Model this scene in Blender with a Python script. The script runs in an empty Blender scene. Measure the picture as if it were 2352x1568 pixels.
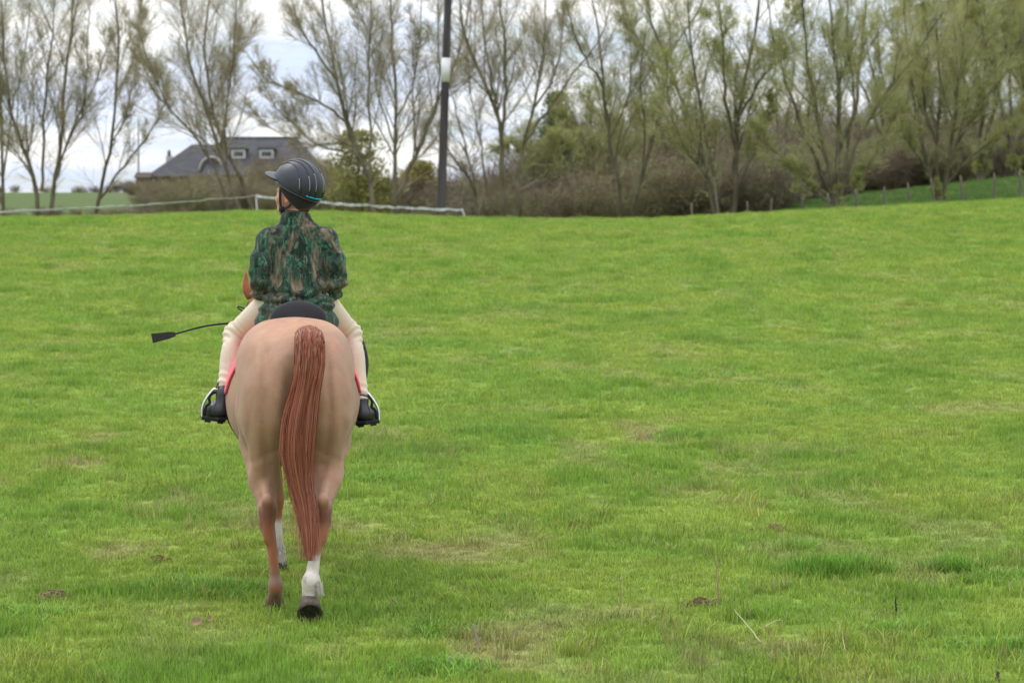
import bpy, math, random
import numpy as np
from mathutils import Matrix, Vector, Euler

# ------------------------------------------------------------------ camera, world, sun, exposure
scene = bpy.context.scene
COL = scene.collection
F_V, CX, HY, CAMZ = 4892.0, 1176.0, 632.0, 1.6      # focal length and principal point in 2352-wide picture units

cam_d = bpy.data.cameras.new('camera'); cam = bpy.data.objects.new('camera', cam_d); COL.objects.link(cam)
cam.location = (0, 0, CAMZ); cam.rotation_euler = (math.radians(90), 0, 0)
cam_d.sensor_width = 36; cam_d.lens = 36 * F_V / 2352
cam_d.shift_y = -(784 - HY) / 2352
cam_d.clip_start = 0.1; cam_d.clip_end = 3000
cam_d.dof.use_dof = True; cam_d.dof.focus_distance = 10.5; cam_d.dof.aperture_fstop = 4.7
scene.camera = cam

SUN_EL, SUN_AZ = math.radians(56), math.radians(305)     # azimuth clockwise from +Y
world = bpy.data.worlds.new('World'); scene.world = world; world.use_nodes = True
wn, wl = world.node_tree.nodes, world.node_tree.links
wn.clear()
def WN(t, **kw):
    n = wn.new(t)
    for k, v in kw.items(): setattr(n, k, v)
    return n
w_out = WN('ShaderNodeOutputWorld'); w_bg = WN('ShaderNodeBackground'); w_bg.inputs['Strength'].default_value = 0.1
sky = WN('ShaderNodeTexSky', sky_type='NISHITA'); sky.sun_disc = False
sky.sun_elevation = SUN_EL; sky.sun_rotation = SUN_AZ
tc = WN('ShaderNodeTexCoord'); sep = WN('ShaderNodeSeparateXYZ'); wl.new(tc.outputs['Generated'], sep.inputs[0])
def wmath(op, a, b=None, clamp=False):
    n = WN('ShaderNodeMath', operation=op); n.use_clamp = clamp
    for i, x in enumerate((a, b)):
        if x is None: continue
        if isinstance(x, (int, float)): n.inputs[i].default_value = x
        else: wl.new(x, n.inputs[i])
    return n.outputs[0]
zc = wmath('ABSOLUTE', sep.outputs['Z'])
den = wmath('ADD', zc, 0.16)
px = wmath('DIVIDE', sep.outputs['X'], den); py = wmath('DIVIDE', sep.outputs['Y'], den)
comb = WN('ShaderNodeCombineXYZ'); wl.new(px, comb.inputs[0]); wl.new(py, comb.inputs[1])
def wnoise(scale, detail, rough, off):
    m = WN('ShaderNodeMapping'); m.inputs['Location'].default_value = off
    m.inputs['Scale'].default_value = (1.0, 1.0, 1.0); wl.new(comb.outputs[0], m.inputs[0])
    n = WN('ShaderNodeTexNoise'); n.inputs['Scale'].default_value = scale; n.inputs['Detail'].default_value = detail
    n.inputs['Roughness'].default_value = rough; wl.new(m.outputs[0], n.inputs['Vector'])
    return n.outputs['Fac']
def wramp(fac, stops):
    r = WN('ShaderNodeValToRGB'); e = r.color_ramp.elements
    e[0].position, e[0].color = stops[0][0], (*stops[0][1], 1); e[1].position, e[1].color = stops[-1][0], (*stops[-1][1], 1)
    for p, c in stops[1:-1]:
        x = e.new(p); x.color = (*c, 1)
    wl.new(fac, r.inputs[0]); return r.outputs[0]
n1 = wnoise(1.5, 7, 0.58, (3.1, 1.7, 0)); n2 = wnoise(3.4, 6, 0.6, (8.3, 4.4, 0))
cloud_col = wramp(n1, [(0.30, (0.62, 0.72, 0.93)), (0.46, (0.75, 0.82, 0.97)), (0.56, (1.0, 0.99, 0.96)), (0.75, (0.84, 0.87, 0.96))])
cover = wramp(n2, [(0.36, (0.45, 0.45, 0.45)), (0.50, (1, 1, 1))])
# overcast luminance: brighter towards the zenith
lum = wmath('ADD', wmath('MULTIPLY', zc, 15.0), 8.8)
cl = WN('ShaderNodeVectorMath', operation='SCALE'); wl.new(cloud_col, cl.inputs[0]); wl.new(lum, cl.inputs['Scale'])
skb = WN('ShaderNodeVectorMath', operation='SCALE'); wl.new(sky.outputs[0], skb.inputs[0]); skb.inputs['Scale'].default_value = 1.0
mix = WN('ShaderNodeMix', data_type='RGBA'); wl.new(cover, mix.inputs['Factor']); wl.new(skb.outputs[0], mix.inputs['A']); wl.new(cl.outputs[0], mix.inputs['B'])
wl.new(mix.outputs['Result'], w_bg.inputs['Color']); wl.new(w_bg.outputs[0], w_out.inputs[0])

sun_d = bpy.data.lights.new('sun', 'SUN'); sun = bpy.data.objects.new('sun', sun_d); COL.objects.link(sun)
sun_d.energy = 1.15; sun_d.angle = math.radians(24); sun_d.color = (1.0, 0.95, 0.88)
sd = Vector((math.sin(SUN_AZ) * math.cos(SUN_EL), math.cos(SUN_AZ) * math.cos(SUN_EL), math.sin(SUN_EL)))
sun.rotation_euler = sd.to_track_quat('Z', 'Y').to_euler(); sun.location = (0, -20, 40)
scene.view_settings.view_transform = 'Standard'; scene.view_settings.look = 'None'
scene.view_settings.gamma = 1; scene.view_settings.exposure = 0.27; scene.view_settings.use_curve_mapping = False

# ------------------------------------------------------------------ helpers
def tag(o, label=None, cat=None, group=None, kind=None):
    if label: o['label'] = label
    if cat: o['category'] = cat
    if group: o['group'] = group
    if kind: o['kind'] = kind
    return o
def empty(name, loc, rz=0.0):
    o = bpy.data.objects.new(name, None); o.empty_display_size = 0.1
    o.location = loc; o.rotation_euler = (0, 0, rz); COL.objects.link(o); return o
def mk(name, V, F, mat=None, parent=None, smooth=True, col=None, loc=None, sharp=None):
    """one mesh object from vertex array V (N,3) and a list of face arrays (each (M,3) or (M,4))"""
    V = np.asarray(V, np.float32)
    if isinstance(F, np.ndarray): F = [F]
    F = [np.asarray(f, np.int32) for f in F if len(f)]
    me = bpy.data.meshes.new(name)
    me.vertices.add(len(V)); me.vertices.foreach_set('co', V.ravel())
    nl = sum(f.size for f in F); nf = sum(len(f) for f in F)
    me.loops.add(nl); me.polygons.add(nf)
    me.loops.foreach_set('vertex_index', np.concatenate([f.ravel() for f in F]))
    tot = np.concatenate([np.full(len(f), f.shape[1], np.int32) for f in F])
    st = np.concatenate([[0], np.cumsum(tot)[:-1]]).astype(np.int32)
    me.polygons.foreach_set('loop_start', st); me.polygons.foreach_set('loop_total', tot)
    me.polygons.foreach_set('use_smooth', np.full(nf, smooth, bool))
    if col is not None:
        a = me.attributes.new('col', 'FLOAT_COLOR', 'POINT')
        c = np.ones((len(V), 4), np.float32); c[:, :3] = col; a.data.foreach_set('color', c.ravel())
    me.update(calc_edges=True); me.validate()
    if mat: me.materials.append(mat)
    o = bpy.data.objects.new(name, me); COL.objects.link(o)
    if parent: o.parent = parent
    if loc is not None: o.location = loc
    return o
class MB:
    """collects pieces of one mesh"""
    def __init__(s): s.V = []; s.F = []; s.C = []; s.n = 0
    def add(s, V, F, col=None):
        V = np.asarray(V, float)
        if isinstance(F, np.ndarray): F = [F]
        for f in F:
            if len(f): s.F.append(np.asarray(f) + s.n)
        s.V.append(V); s.n += len(V)
        if col is not None: s.C.append(np.broadcast_to(np.asarray(col, float), (len(V), 3)))
        return s
    def build(s, name, mat, parent=None, smooth=True, off=None, **kw):
        V = np.concatenate(s.V)
        if off is not None: V = V - np.asarray(off)
        tri = [f for f in s.F if f.shape[1] == 3]; quad = [f for f in s.F if f.shape[1] == 4]
        F = ([np.concatenate(tri)] if tri else []) + ([np.concatenate(quad)] if quad else [])
        return mk(name, V, F, mat, parent, smooth, np.concatenate(s.C) if s.C else None, **kw)
def box(c, s, rot=0.0):
    c = np.asarray(c, float); s = np.asarray(s, float) / 2
    V = np.array([[x, y, z] for x in (-1, 1) for y in (-1, 1) for z in (-1, 1)], float) * s
    if rot: 
        cr, sr = math.cos(rot), math.sin(rot); V[:, :2] = V[:, :2] @ np.array([[cr, sr], [-sr, cr]])
    F = np.array([[0, 1, 3, 2], [4, 6, 7, 5], [0, 4, 5, 1], [2, 3, 7, 6], [0, 2, 6, 4], [1, 5, 7, 3]])
    return V + c, F
def norm(a): return a / np.maximum(np.linalg.norm(a, axis=-1, keepdims=True), 1e-9)
def tubes(P, R, sides=4, cap=True):
    """M curves of K points with radii -> one mesh"""
    P = np.asarray(P, float); R = np.asarray(R, float)
    if P.ndim == 2: P = P[None]; R = R[None]
    M, K = P.shape[:2]
    T = norm(np.gradient(P, axis=1)); mt = np.abs(T.mean(1)); ref = np.zeros((M, 3)); ref[np.arange(M), mt.argmin(1)] = 1
    n1 = norm(np.cross(T, ref[:, None, :])); n2 = np.cross(T, n1)
    a = np.arange(sides) * 2 * math.pi / sides
    V = P[:, :, None] + R[:, :, None, None] * (np.cos(a)[:, None] * n1[:, :, None] + np.sin(a)[:, None] * n2[:, :, None])
    idx = np.arange(M * K * sides).reshape(M, K, sides); nx = np.roll(idx, -1, 2)
    F = np.stack([idx[:, :-1], nx[:, :-1], nx[:, 1:], idx[:, 1:]], -1).reshape(-1, 4)
    out = [F]
    if cap and sides == 4:
        out.append(np.concatenate([idx[:, 0, ::-1], idx[:, -1]]))
    elif cap and sides > 4:
        Vc = np.concatenate([P[:, 0], P[:, -1]]); base = M * K * sides
        c0 = base + np.arange(M); c1 = base + M + np.arange(M)
        f0 = np.stack([np.broadcast_to(c0[:, None], (M, sides)), nx[:, 0], idx[:, 0]], -1).reshape(-1, 3)
        f1 = np.stack([np.broadcast_to(c1[:, None], (M, sides)), idx[:, -1], nx[:, -1]], -1).reshape(-1, 3)
        return np.concatenate([V.reshape(-1, 3), Vc]), [F, np.concatenate([f0, f1])]
    return V.reshape(-1, 3), out
def ribbons(P, R):
    """M curves of K points as flat strips facing at random"""
    M, K = P.shape[:2]; T = norm(P[:, -1] - P[:, 0]); a = np.random.default_rng(M).normal(size=(M, 3)); n = norm(np.cross(T, a))[:, None]
    V = np.stack([P - n * R[..., None], P + n * R[..., None]], 2); i = np.arange(M * K * 2).reshape(M, K, 2)
    return V.reshape(-1, 3), np.stack([i[:, :-1, 0], i[:, :-1, 1], i[:, 1:, 1], i[:, 1:, 0]], -1).reshape(-1, 4)
def spline(pts, n):
    """Catmull-Rom resampling to n points"""
    p = np.asarray(pts, float)
    if len(p) == 2: return p[0] + (p[1] - p[0]) * np.linspace(0, 1, n)[:, None]
    q = np.vstack([2 * p[0] - p[1], p, 2 * p[-1] - p[-2]])
    t = np.linspace(0, len(p) - 1 - 1e-6, n); i = t.astype(int); f = (t - i)[:, None]
    a, b, c, d = q[i], q[i + 1], q[i + 2], q[i + 3]
    return 0.5 * (2 * b + (c - a) * f + (2 * a - 5 * b + 4 * c - d) * f ** 2 + (3 * b - a - 3 * c + d) * f ** 3)
def _h(i, j, s):
    n = (i * 374761393 + j * 668265263 + s * 974711) & 0x7fffffff
    n = ((n ^ (n >> 13)) * 1274126177) & 0x7fffffff
    return ((n ^ (n >> 16)) & 0xffff) / 65535.0
def vnoise(x, y, s=0):
    x = np.asarray(x, float); y = np.asarray(y, float)
    i = np.floor(x).astype(np.int64); j = np.floor(y).astype(np.int64); u = x - i; v = y - j
    u = u * u * (3 - 2 * u); v = v * v * (3 - 2 * v)
    return (_h(i, j, s) * (1 - u) + _h(i + 1, j, s) * u) * (1 - v) + (_h(i, j + 1, s) * (1 - u) + _h(i + 1, j + 1, s) * u) * v
def fbm(x, y, s=0, o=4):
    r = 0; a = 0.5
    for k in range(o): r = r + a * vnoise(x * 2 ** k, y * 2 ** k, s + k); a /= 2
    return r / (1 - 0.5 ** o)
def sstep(a, b, x):
    t = np.clip((np.asarray(x, float) - a) / (b - a), 0, 1); return t * t * (3 - 2 * t)
def at(vx, vy, d):
    """world point that the camera sees at picture point (vx, vy) at depth d"""
    return np.array([(vx - CX) / F_V * d, d, CAMZ - (vy - HY) / F_V * d])

# ------------------------------------------------------------------ materials
def mat(name, color=(0.5, 0.5, 0.5), rough=0.7, spec=0.3, metal=0.0, attr=False, noise=None, bump=None, sheen=0.0, transl=0.0):
    """principled material; noise=(scale, dark factor, light factor, stretch) varies the colour, bump=(scale, strength, stretch)"""
    m = bpy.data.materials.new(name); m.use_nodes = True; nt = m.node_tree; N, L = nt.nodes, nt.links
    b = N['Principled BSDF']; b.inputs['Roughness'].default_value = rough; b.inputs['Metallic'].default_value = metal
    b.inputs['Specular IOR Level'].default_value = spec; b.inputs['Base Color'].default_value = (*color, 1)
    if sheen: b.inputs['Sheen Weight'].default_value = sheen; b.inputs['Sheen Roughness'].default_value = 0.5
    src = None
    if attr:
        a = N.new('ShaderNodeAttribute'); a.attribute_name = 'col'; src = a.outputs['Color']
    t = N.new('ShaderNodeTexCoord')
    def tex(scale, stretch, detail=5):
        mp = N.new('ShaderNodeMapping'); mp.inputs['Scale'].default_value = stretch; L.new(t.outputs['Object'], mp.inputs[0])
        n = N.new('ShaderNodeTexNoise'); n.inputs['Scale'].default_value = scale; n.inputs['Detail'].default_value = detail
        L.new(mp.outputs[0], n.inputs['Vector']); return n.outputs['Fac']
    if noise:
        sc, lo, hi, st = noise
        mr = N.new('ShaderNodeMapRange'); mr.inputs['From Min'].default_value = 0.3; mr.inputs['From Max'].default_value = 0.7
        mr.inputs['To Min'].default_value = lo; mr.inputs['To Max'].default_value = hi; L.new(tex(sc, st), mr.inputs['Value'])
        v = N.new('ShaderNodeVectorMath'); v.operation = 'SCALE'; L.new(mr.outputs[0], v.inputs['Scale'])
        if src: L.new(src, v.inputs[0])
        else: v.inputs[0].default_value = color
        src = v.outputs[0]
    if src: L.new(src, b.inputs['Base Color'])
    if bump:
        sc, stg, st = bump
        bp = N.new('ShaderNodeBump'); bp.inputs['Strength'].default_value = stg; bp.inputs['Distance'].default_value = 0.01
        L.new(tex(sc, st, 4), bp.inputs['Height']); L.new(bp.outputs[0], b.inputs['Normal'])
    if transl:
        tr = N.new('ShaderNodeBsdfTranslucent'); mx = N.new('ShaderNodeMixShader'); mx.inputs[0].default_value = transl
        if src: L.new(src, tr.inputs['Color'])
        else: tr.inputs['Color'].default_value = (*color, 1)
        L.new(b.outputs[0], mx.inputs[1]); L.new(tr.outputs[0], mx.inputs[2]); L.new(mx.outputs[0], N['Material Output'].inputs['Surface'])
    return m
ONE = (1, 1, 1)

# ------------------------------------------------------------------ ground
PY = np.array([-60, 0, 8, 10, 12, 20, 30, 40, 48, 54, 60, 70, 80, 95, 110, 130, 150, 170, 200, 300, 900], float)
PZ = np.array([-2.6, -0.36, -0.07, 0, 0.095, 0.54, 1.29, 2.16, 2.72, 3.02, 2.99, 2.72, 2.78, 3.6, 4.75, 6.3, 7.45, 7.3, 6.0, 5.0, 5.0])
_fy = np.linspace(-60, 900, 4801); _fz = np.interp(_fy, PY, PZ)
_k = np.hanning(41); _k /= _k.sum(); _fz = np.convolve(np.pad(_fz, 20, mode='edge'), _k, mode='valid')
def gz(x, y):
    x = np.asarray(x, float); y = np.asarray(y, float)
    z = np.interp(y, _fy, _fz)
    z = z + 0.19 * np.exp(-((x + 6.0) / 3.6) ** 2) * sstep(34, 52, y) * sstep(75, 58, y)          # the left crest stands a little higher
    z = z + 0.06 * np.clip(x - 3.5, 0, 20) * sstep(30, 62, y) * sstep(115, 88, y)      # the field climbs to the right
    z = z + 0.05 * np.clip(x - 6, 0, 20) * sstep(66, 84, y) * sstep(115, 88, y)
    z = z + sstep(5, 12, x) * np.interp(y, [58, 64, 78, 90, 102], [0, .25, .92, .6, 0])      # the bank of longer, darker grass beyond the posts
    a = sstep(5, 14, y) * sstep(140, 60, y)
    z = z + a * 0.10 * (fbm(x * 0.16 + 9, y * 0.16, 3, 3) - 0.5) * sstep(12, 22, y)
    return z + a * 0.030 * (fbm(x * 0.9, y * 0.9, 11, 3) - 0.5)
def patch(x, y):
    """0..1 lushness of the turf and 0..1 dryness"""
    lush = fbm(x * 1.5 + 4, y * 1.1, 21, 5); dry = fbm(x * 1.9 + 30, y * 1.2 + 7, 41, 5)
    return sstep(0.36, 0.64, lush), sstep(0.53, 0.72, dry)
def grid_sheet(xs, ys):
    X, Y = np.meshgrid(xs, ys); V = np.stack([X, Y, gz(X, Y)], -1).reshape(-1, 3)
    ny, nx = len(ys), len(xs); i = np.arange(ny * nx).reshape(ny, nx)
    return V, np.stack([i[:-1, :-1], i[:-1, 1:], i[1:, 1:], i[1:, :-1]], -1).reshape(-1, 4)
xs = np.concatenate([np.linspace(-500, -40, 24)[:-1], np.linspace(-40, -16, 25)[:-1], np.linspace(-16, 20, 181), np.linspace(20, 45, 26)[1:], np.linspace(45, 500, 24)[1:]])
ys = np.concatenate([np.linspace(-60, 5, 20)[:-1], np.linspace(5, 62, 286), np.linspace(62, 180, 119)[1:], np.linspace(180, 900, 30)[1:]])
GV, GF = grid_sheet(xs, ys)

def ground_material():
    m = bpy.data.materials.new('turf_soil'); m.use_nodes = True; N, L = m.node_tree.nodes, m.node_tree.links
    b = N['Principled BSDF']; b.inputs['Roughness'].default_value = 0.95; b.inputs['Specular IOR Level'].default_value = 0.1
    a = N.new('ShaderNodeAttribute'); a.attribute_name = 'col'
    t = N.new('ShaderNodeTexCoord'); n = N.new('ShaderNodeTexNoise'); n.inputs['Scale'].default_value = 14; n.inputs['Detail'].default_value = 6
    L.new(t.outputs['Object'], n.inputs['Vector'])
    mr = N.new('ShaderNodeMapRange'); mr.inputs['From Min'].default_value = 0.3; mr.inputs['From Max'].default_value = 0.7
    mr.inputs['To Min'].default_value = 0.6; mr.inputs['To Max'].default_value = 1.35; L.new(n.outputs['Fac'], mr.inputs['Value'])
    v = N.new('ShaderNodeVectorMath'); v.operation = 'SCALE'; L.new(a.outputs['Color'], v.inputs[0]); L.new(mr.outputs[0], v.inputs['Scale'])
    L.new(v.outputs[0], b.inputs['Base Color'])
    bp = N.new('ShaderNodeBump'); bp.inputs['Strength'].default_value = 0.6; bp.inputs['Distance'].default_value = 0.02
    L.new(n.outputs['Fac'], bp.inputs['Height']); L.new(bp.outputs[0], b.inputs['Normal'])
    return m
G_YEL = np.array([0.262, 0.362, 0.055]); G_GRN = np.array([0.216, 0.340, 0.050]); G_DRY = np.array([0.33, 0.275, 0.135])
def turf_colour(x, y):
    lush, dry = patch(x, y)
    c = G_YEL + (G_GRN - G_YEL) * lush[..., None]
    w = 0.28 + 0.30 * sstep(22, 13, y); c = c * (1 + 0.22 * sstep(20, 12, y) * (fbm(np.asarray(x) * 5.5, np.asarray(y) * 4.5, 91, 3) - .5))[..., None]
    return c + (G_DRY - c) * (w * dry * (1 - 0.5 * lush))[..., None]
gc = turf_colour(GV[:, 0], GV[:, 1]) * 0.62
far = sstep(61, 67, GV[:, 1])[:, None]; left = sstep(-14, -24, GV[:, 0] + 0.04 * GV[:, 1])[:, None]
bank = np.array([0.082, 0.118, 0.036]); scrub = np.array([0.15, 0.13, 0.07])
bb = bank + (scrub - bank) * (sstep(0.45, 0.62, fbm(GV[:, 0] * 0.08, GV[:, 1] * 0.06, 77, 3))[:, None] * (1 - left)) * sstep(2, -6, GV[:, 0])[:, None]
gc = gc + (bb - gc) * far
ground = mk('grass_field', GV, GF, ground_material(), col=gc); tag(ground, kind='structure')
# ------------------------------------------------------------------ grass: tufts scattered over the field
def grass_material():
    m = bpy.data.materials.new('grass_blade'); m.use_nodes = True; N, L = m.node_tree.nodes, m.node_tree.links
    b = N['Principled BSDF']; b.inputs['Roughness'].default_value = 0.5; b.inputs['Specular IOR Level'].default_value = 0.22
    a = N.new('ShaderNodeAttribute'); a.attribute_type = 'INSTANCER'; a.attribute_name = 'tint'
    c = N.new('ShaderNodeAttribute'); c.attribute_name = 'col'
    v = N.new('ShaderNodeVectorMath'); v.operation = 'MULTIPLY'; L.new(a.outputs['Vector'], v.inputs[0]); L.new(c.outputs['Vector'], v.inputs[1])
    L.new(v.outputs[0], b.inputs['Base Color'])
    tr = N.new('ShaderNodeBsdfTranslucent'); L.new(v.outputs[0], tr.inputs['Color'])
    mx = N.new('ShaderNodeMixShader'); mx.inputs[0].default_value = 0.35
    L.new(b.outputs[0], mx.inputs[1]); L.new(tr.outputs[0], mx.inputs[2]); L.new(mx.outputs[0], N['Material Output'].inputs['Surface'])
    return m
M_GRASS = grass_material()
tuft_col = bpy.data.collections.new('grass_tufts')       # sources only, not linked to the scene
def tuft(seed, n, rad, hmin, hmax, w):
    r = np.random.default_rng(seed); mb = MB()
    for k in range(n):
        a, q = r.uniform(0, 6.283), rad * math.sqrt(r.uniform()); bx, by = q * math.cos(a), q * math.sin(a)
        h = r.uniform(hmin, hmax); th = r.uniform(0, 6.283); ln = h * r.uniform(0.1, 0.75)
        d = np.array([math.cos(th), math.sin(th), 0]); s = np.array([-d[1], d[0], 0]) * w * r.uniform(0.7, 1.3)
        p0 = np.array([bx, by, -0.01]); p1 = p0 + d * ln * 0.35 + [0, 0, h * 0.6]; p2 = p0 + d * ln + [0, 0, h * r.uniform(0.8, 1.0)]
        u = r.uniform(); base = np.array([1, 1, 1]) * r.uniform(0.64, 1.34)
        if u < 0.06: base = np.array([1.55, 1.02, 2.2]) * r.uniform(0.7, 1.1)      # straw blades
        elif u < 0.35: base = base * np.array([1.1, 1.0, 0.9])
        mb.add([p0 - s, p0 + s, p1 - s * 0.8, p1 + s * 0.8, p2], [np.array([[0, 1, 3, 2]]), np.array([[2, 3, 4]])], base)
    o = mb.build('grass_tuft', M_GRASS); COL.objects.unlink(o); tuft_col.objects.link(o); return o
for i in range(5): tuft(100 + i, 26, 0.055, 0.025, 0.065, 0.0022)
for i in range(3): tuft(200 + i, 34, 0.09, 0.06, 0.15, 0.003)       # longer tussock grass
rg = np.random.default_rng(5)
PTS = []
def scatter(y0, y1, dens, size, keep_x=0.262):
    n = int(dens * (y1 - y0) * 2 * keep_x * y1)
    y = rg.uniform(y0, y1, n); x = rg.uniform(-1, 1, n) * (keep_x * y1 + 0.5)
    k = (np.abs(x) < keep_x * y + 0.6) & ((y < 64) | (x > 4)); x, y = x[k], y[k]
    lush, dry = patch(x, y)
    hum = vnoise(x * 2.6, y * 2.2, 61)                                  # small hummocks of longer grass
    hh = size * (0.70 + 0.20 * lush + 0.5 * sstep(0.62, 0.9, hum) - 0.22 * dry) * rg.uniform(0.75, 1.3, len(x))
    c = turf_colour(x, y); hm_ = sstep(0.66, 0.9, hum)[:, None]; c = c + (np.array([0.15, 0.29, 0.036]) - c) * 0.6 * hm_
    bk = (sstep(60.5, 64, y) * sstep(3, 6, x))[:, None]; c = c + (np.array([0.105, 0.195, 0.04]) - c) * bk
    c = c * rg.uniform(0.8, 1.2, len(x))[:, None]
    PTS.append((x, y, hh, hh * 0 + size, rg.integers(0, 5, len(x)), c))
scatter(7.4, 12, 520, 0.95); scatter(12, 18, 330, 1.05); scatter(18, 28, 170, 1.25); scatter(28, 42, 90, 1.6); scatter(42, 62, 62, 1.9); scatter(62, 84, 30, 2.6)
# tussocks the photograph shows, as (picture x, picture y, half width m, half depth m, number, height factor, lush dark?)
def ground_at(vx, vy):
    d = np.linspace(7.5, 68, 12000); x = (vx - CX) / F_V * d
    pv = HY - F_V * (gz(x, d) - CAMZ) / d
    k = np.argmax(pv <= vy); return x[k], d[k]
TUS = [(1895, 1318, .22, .14, 60, 1.0), (1975, 1312, .16, .12, 30, .9), (2195, 1308, .14, .10, 32, .85), (1830, 1255, .12, .1, 20, .5), (500, 1358, .30, .16, 60, .6),
       (380, 1352, .2, .14, 26, .5), (1140, 995, .35, .25, 50, .75), (1565, 1003, .25, .2, 26, .6), (870, 1100, .25, .15, 24, .5), (980, 793, .5, .4, 36, .7), (1160, 820, .4, .3, 26, .6),
       (1330, 692, .6, .3, 22, .6), (1420, 692, .4, .3, 20, .6), (2300, 1330, .25, .15, 30, .5), (1900, 800, .4, .3, 22, .5), (150, 735, .5, .4, 26, .6), (110, 520, 1.6, .6, 40, .9),
       (650, 520, 1.4, .6, 30, .8), (1690, 545, 1.5, .6, 26, .7), (1250, 1015, .2, .15, 12, .5), (30, 1415, .3, .2, 30, .45), (170, 690, .4, .4, 18, .5), (2330, 760, .5, .4, 20, .6), (1640, 860, .5, .35, 30, .5), (1780, 880, .4, .3, 20, .5), (2080, 1450, .2, .15, 16, .4), (1005, 1450, .2, .12, 18, .45), (1000, 1540, .25, .12, 34, .55), (2320, 1490, .25, .15, 30, .5)]
for vx, vy, hw, hd, n, hf in TUS:
    x0, y0 = ground_at(vx, vy)
    a = rg.uniform(0, 6.283, n); q = np.sqrt(rg.uniform(0, 1, n))
    x, y = x0 + hw * q * np.cos(a), y0 + hd * q * np.sin(a)
    hh = hf * 1.25 * (1 - 0.5 * q) * rg.uniform(0.75, 1.25, n) * max(1, y0 / 26)
    c = np.array([0.165, 0.325, 0.042]) * rg.uniform(0.8, 1.25, (n, 1)); PTS.append((x, y, hh, hh * 0 + max(.9, y0 / 26), rg.integers(5, 8, n), c))
n = 1500; y = 7.5 + 9.5 * rg.uniform(0, 1, n) ** 1.3; x = rg.uniform(-1, 1, n) * (.25 * y + .3); k = vnoise(x * 1.4, y * 1.4, 87) > .5; x, y = x[k], y[k]; n = len(x)
PTS.append((x, y, rg.uniform(.45, 1.0, n), rg.uniform(.6, 1.0, n), rg.integers(5, 8, n), turf_colour(x, y) * rg.uniform(.75, 1.15, (n, 1)) * np.where(rg.uniform(0, 1, (n, 1)) < .25, [[1.25, .95, 1.6]], [[1, 1, 1]])))     # scattered longer blades
X, Y, H, S, K, C = [np.concatenate([p[i] for p in PTS]) for i in range(6)]
k = Y > 7.45; X, Y, H, S, K, C = X[k], Y[k], H[k], S[k], K[k], C[k]
gm = bpy.data.meshes.new('grass'); gm.vertices.add(len(X))
gm.vertices.foreach_set('co', np.stack([X, Y, gz(X, Y) - 0.004], -1).astype(np.float32).ravel())
def pattr(name, typ, arr, key):
    a = gm.attributes.new(name, typ, 'POINT'); a.data.foreach_set(key, np.ascontiguousarray(arr).ravel())
pattr('kind_index', 'INT', K.astype(np.int32), 'value')
pattr('turn', 'FLOAT_VECTOR', np.stack([rg.normal(0, .12, len(X)), rg.normal(0, .12, len(X)), rg.uniform(0, 6.283, len(X))], -1).astype(np.float32), 'vector')
pattr('size', 'FLOAT_VECTOR', np.stack([S, S, H], -1).astype(np.float32), 'vector')
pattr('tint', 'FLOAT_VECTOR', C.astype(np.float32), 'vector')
grass = bpy.data.objects.new('grass', gm); COL.objects.link(grass); tag(grass, kind='stuff')
tag(grass, 'short spring turf of green and yellowish blades covering the sloping field', 'grass')
ng = bpy.data.node_groups.new('grass_scatter', 'GeometryNodeTree')
ng.interface.new_socket('Geometry', in_out='INPUT', socket_type='NodeSocketGeometry'); ng.interface.new_socket('Geometry', in_out='OUTPUT', socket_type='NodeSocketGeometry')
gi, go = ng.nodes.new('NodeGroupInput'), ng.nodes.new('NodeGroupOutput')
iop = ng.nodes.new('GeometryNodeInstanceOnPoints'); ci = ng.nodes.new('GeometryNodeCollectionInfo')
ci.inputs['Collection'].default_value = tuft_col; ci.inputs['Separate Children'].default_value = True; ci.inputs['Reset Children'].default_value = True
def na(name, dt):
    n = ng.nodes.new('GeometryNodeInputNamedAttribute'); n.data_type = dt; n.inputs['Name'].default_value = name; return n.outputs['Attribute']
e2r = ng.nodes.new('FunctionNodeEulerToRotation')
ng.links.new(gi.outputs[0], iop.inputs['Points']); ng.links.new(ci.outputs[0], iop.inputs['Instance']); iop.inputs['Pick Instance'].default_value = True
ng.links.new(na('kind_index', 'INT'), iop.inputs['Instance Index']); ng.links.new(na('turn', 'FLOAT_VECTOR'), e2r.inputs[0])
ng.links.new(e2r.outputs[0], iop.inputs['Rotation']); ng.links.new(na('size', 'FLOAT_VECTOR'), iop.inputs['Scale']); ng.links.new(iop.outputs[0], go.inputs[0])
mod = grass.modifiers.new('scatter', 'NODES'); mod.node_group = ng
# ------------------------------------------------------------------ distance-field modelling for the horse, the rider and the saddle
def smin(a, b, k):
    h = np.clip(0.5 + 0.5 * (b - a) / k, 0, 1); return b + (a - b) * h - k * h * (1 - h)
def smax(a, b, k): return -smin(-a, -b, k)
def ell(p, c, r, R=None):
    q = p - np.asarray(c, p.dtype)
    if R is not None: q = q @ np.asarray(R, p.dtype)
    r = np.asarray(r, p.dtype); k0 = np.sqrt(((q / r) ** 2).sum(-1)); k1 = np.sqrt(((q / r ** 2) ** 2).sum(-1))
    return k0 * (k0 - 1) / np.maximum(k1, 1e-9)
def cone(p, a, b, ra, rb):
    a = np.asarray(a, p.dtype); b = np.asarray(b, p.dtype); ab = b - a
    t = np.clip(((p - a) @ ab) / (ab @ ab), 0, 1); q = p - a - t[..., None] * ab
    return np.sqrt((q ** 2).sum(-1)) - (ra + (rb - ra) * t)
def chain(p, pts, rad, k):
    d = None
    for i in range(len(pts) - 1):
        c = cone(p, pts[i], pts[i + 1], rad[i], rad[i + 1]); d = c if d is None else smin(d, c, k)
    return d
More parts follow.
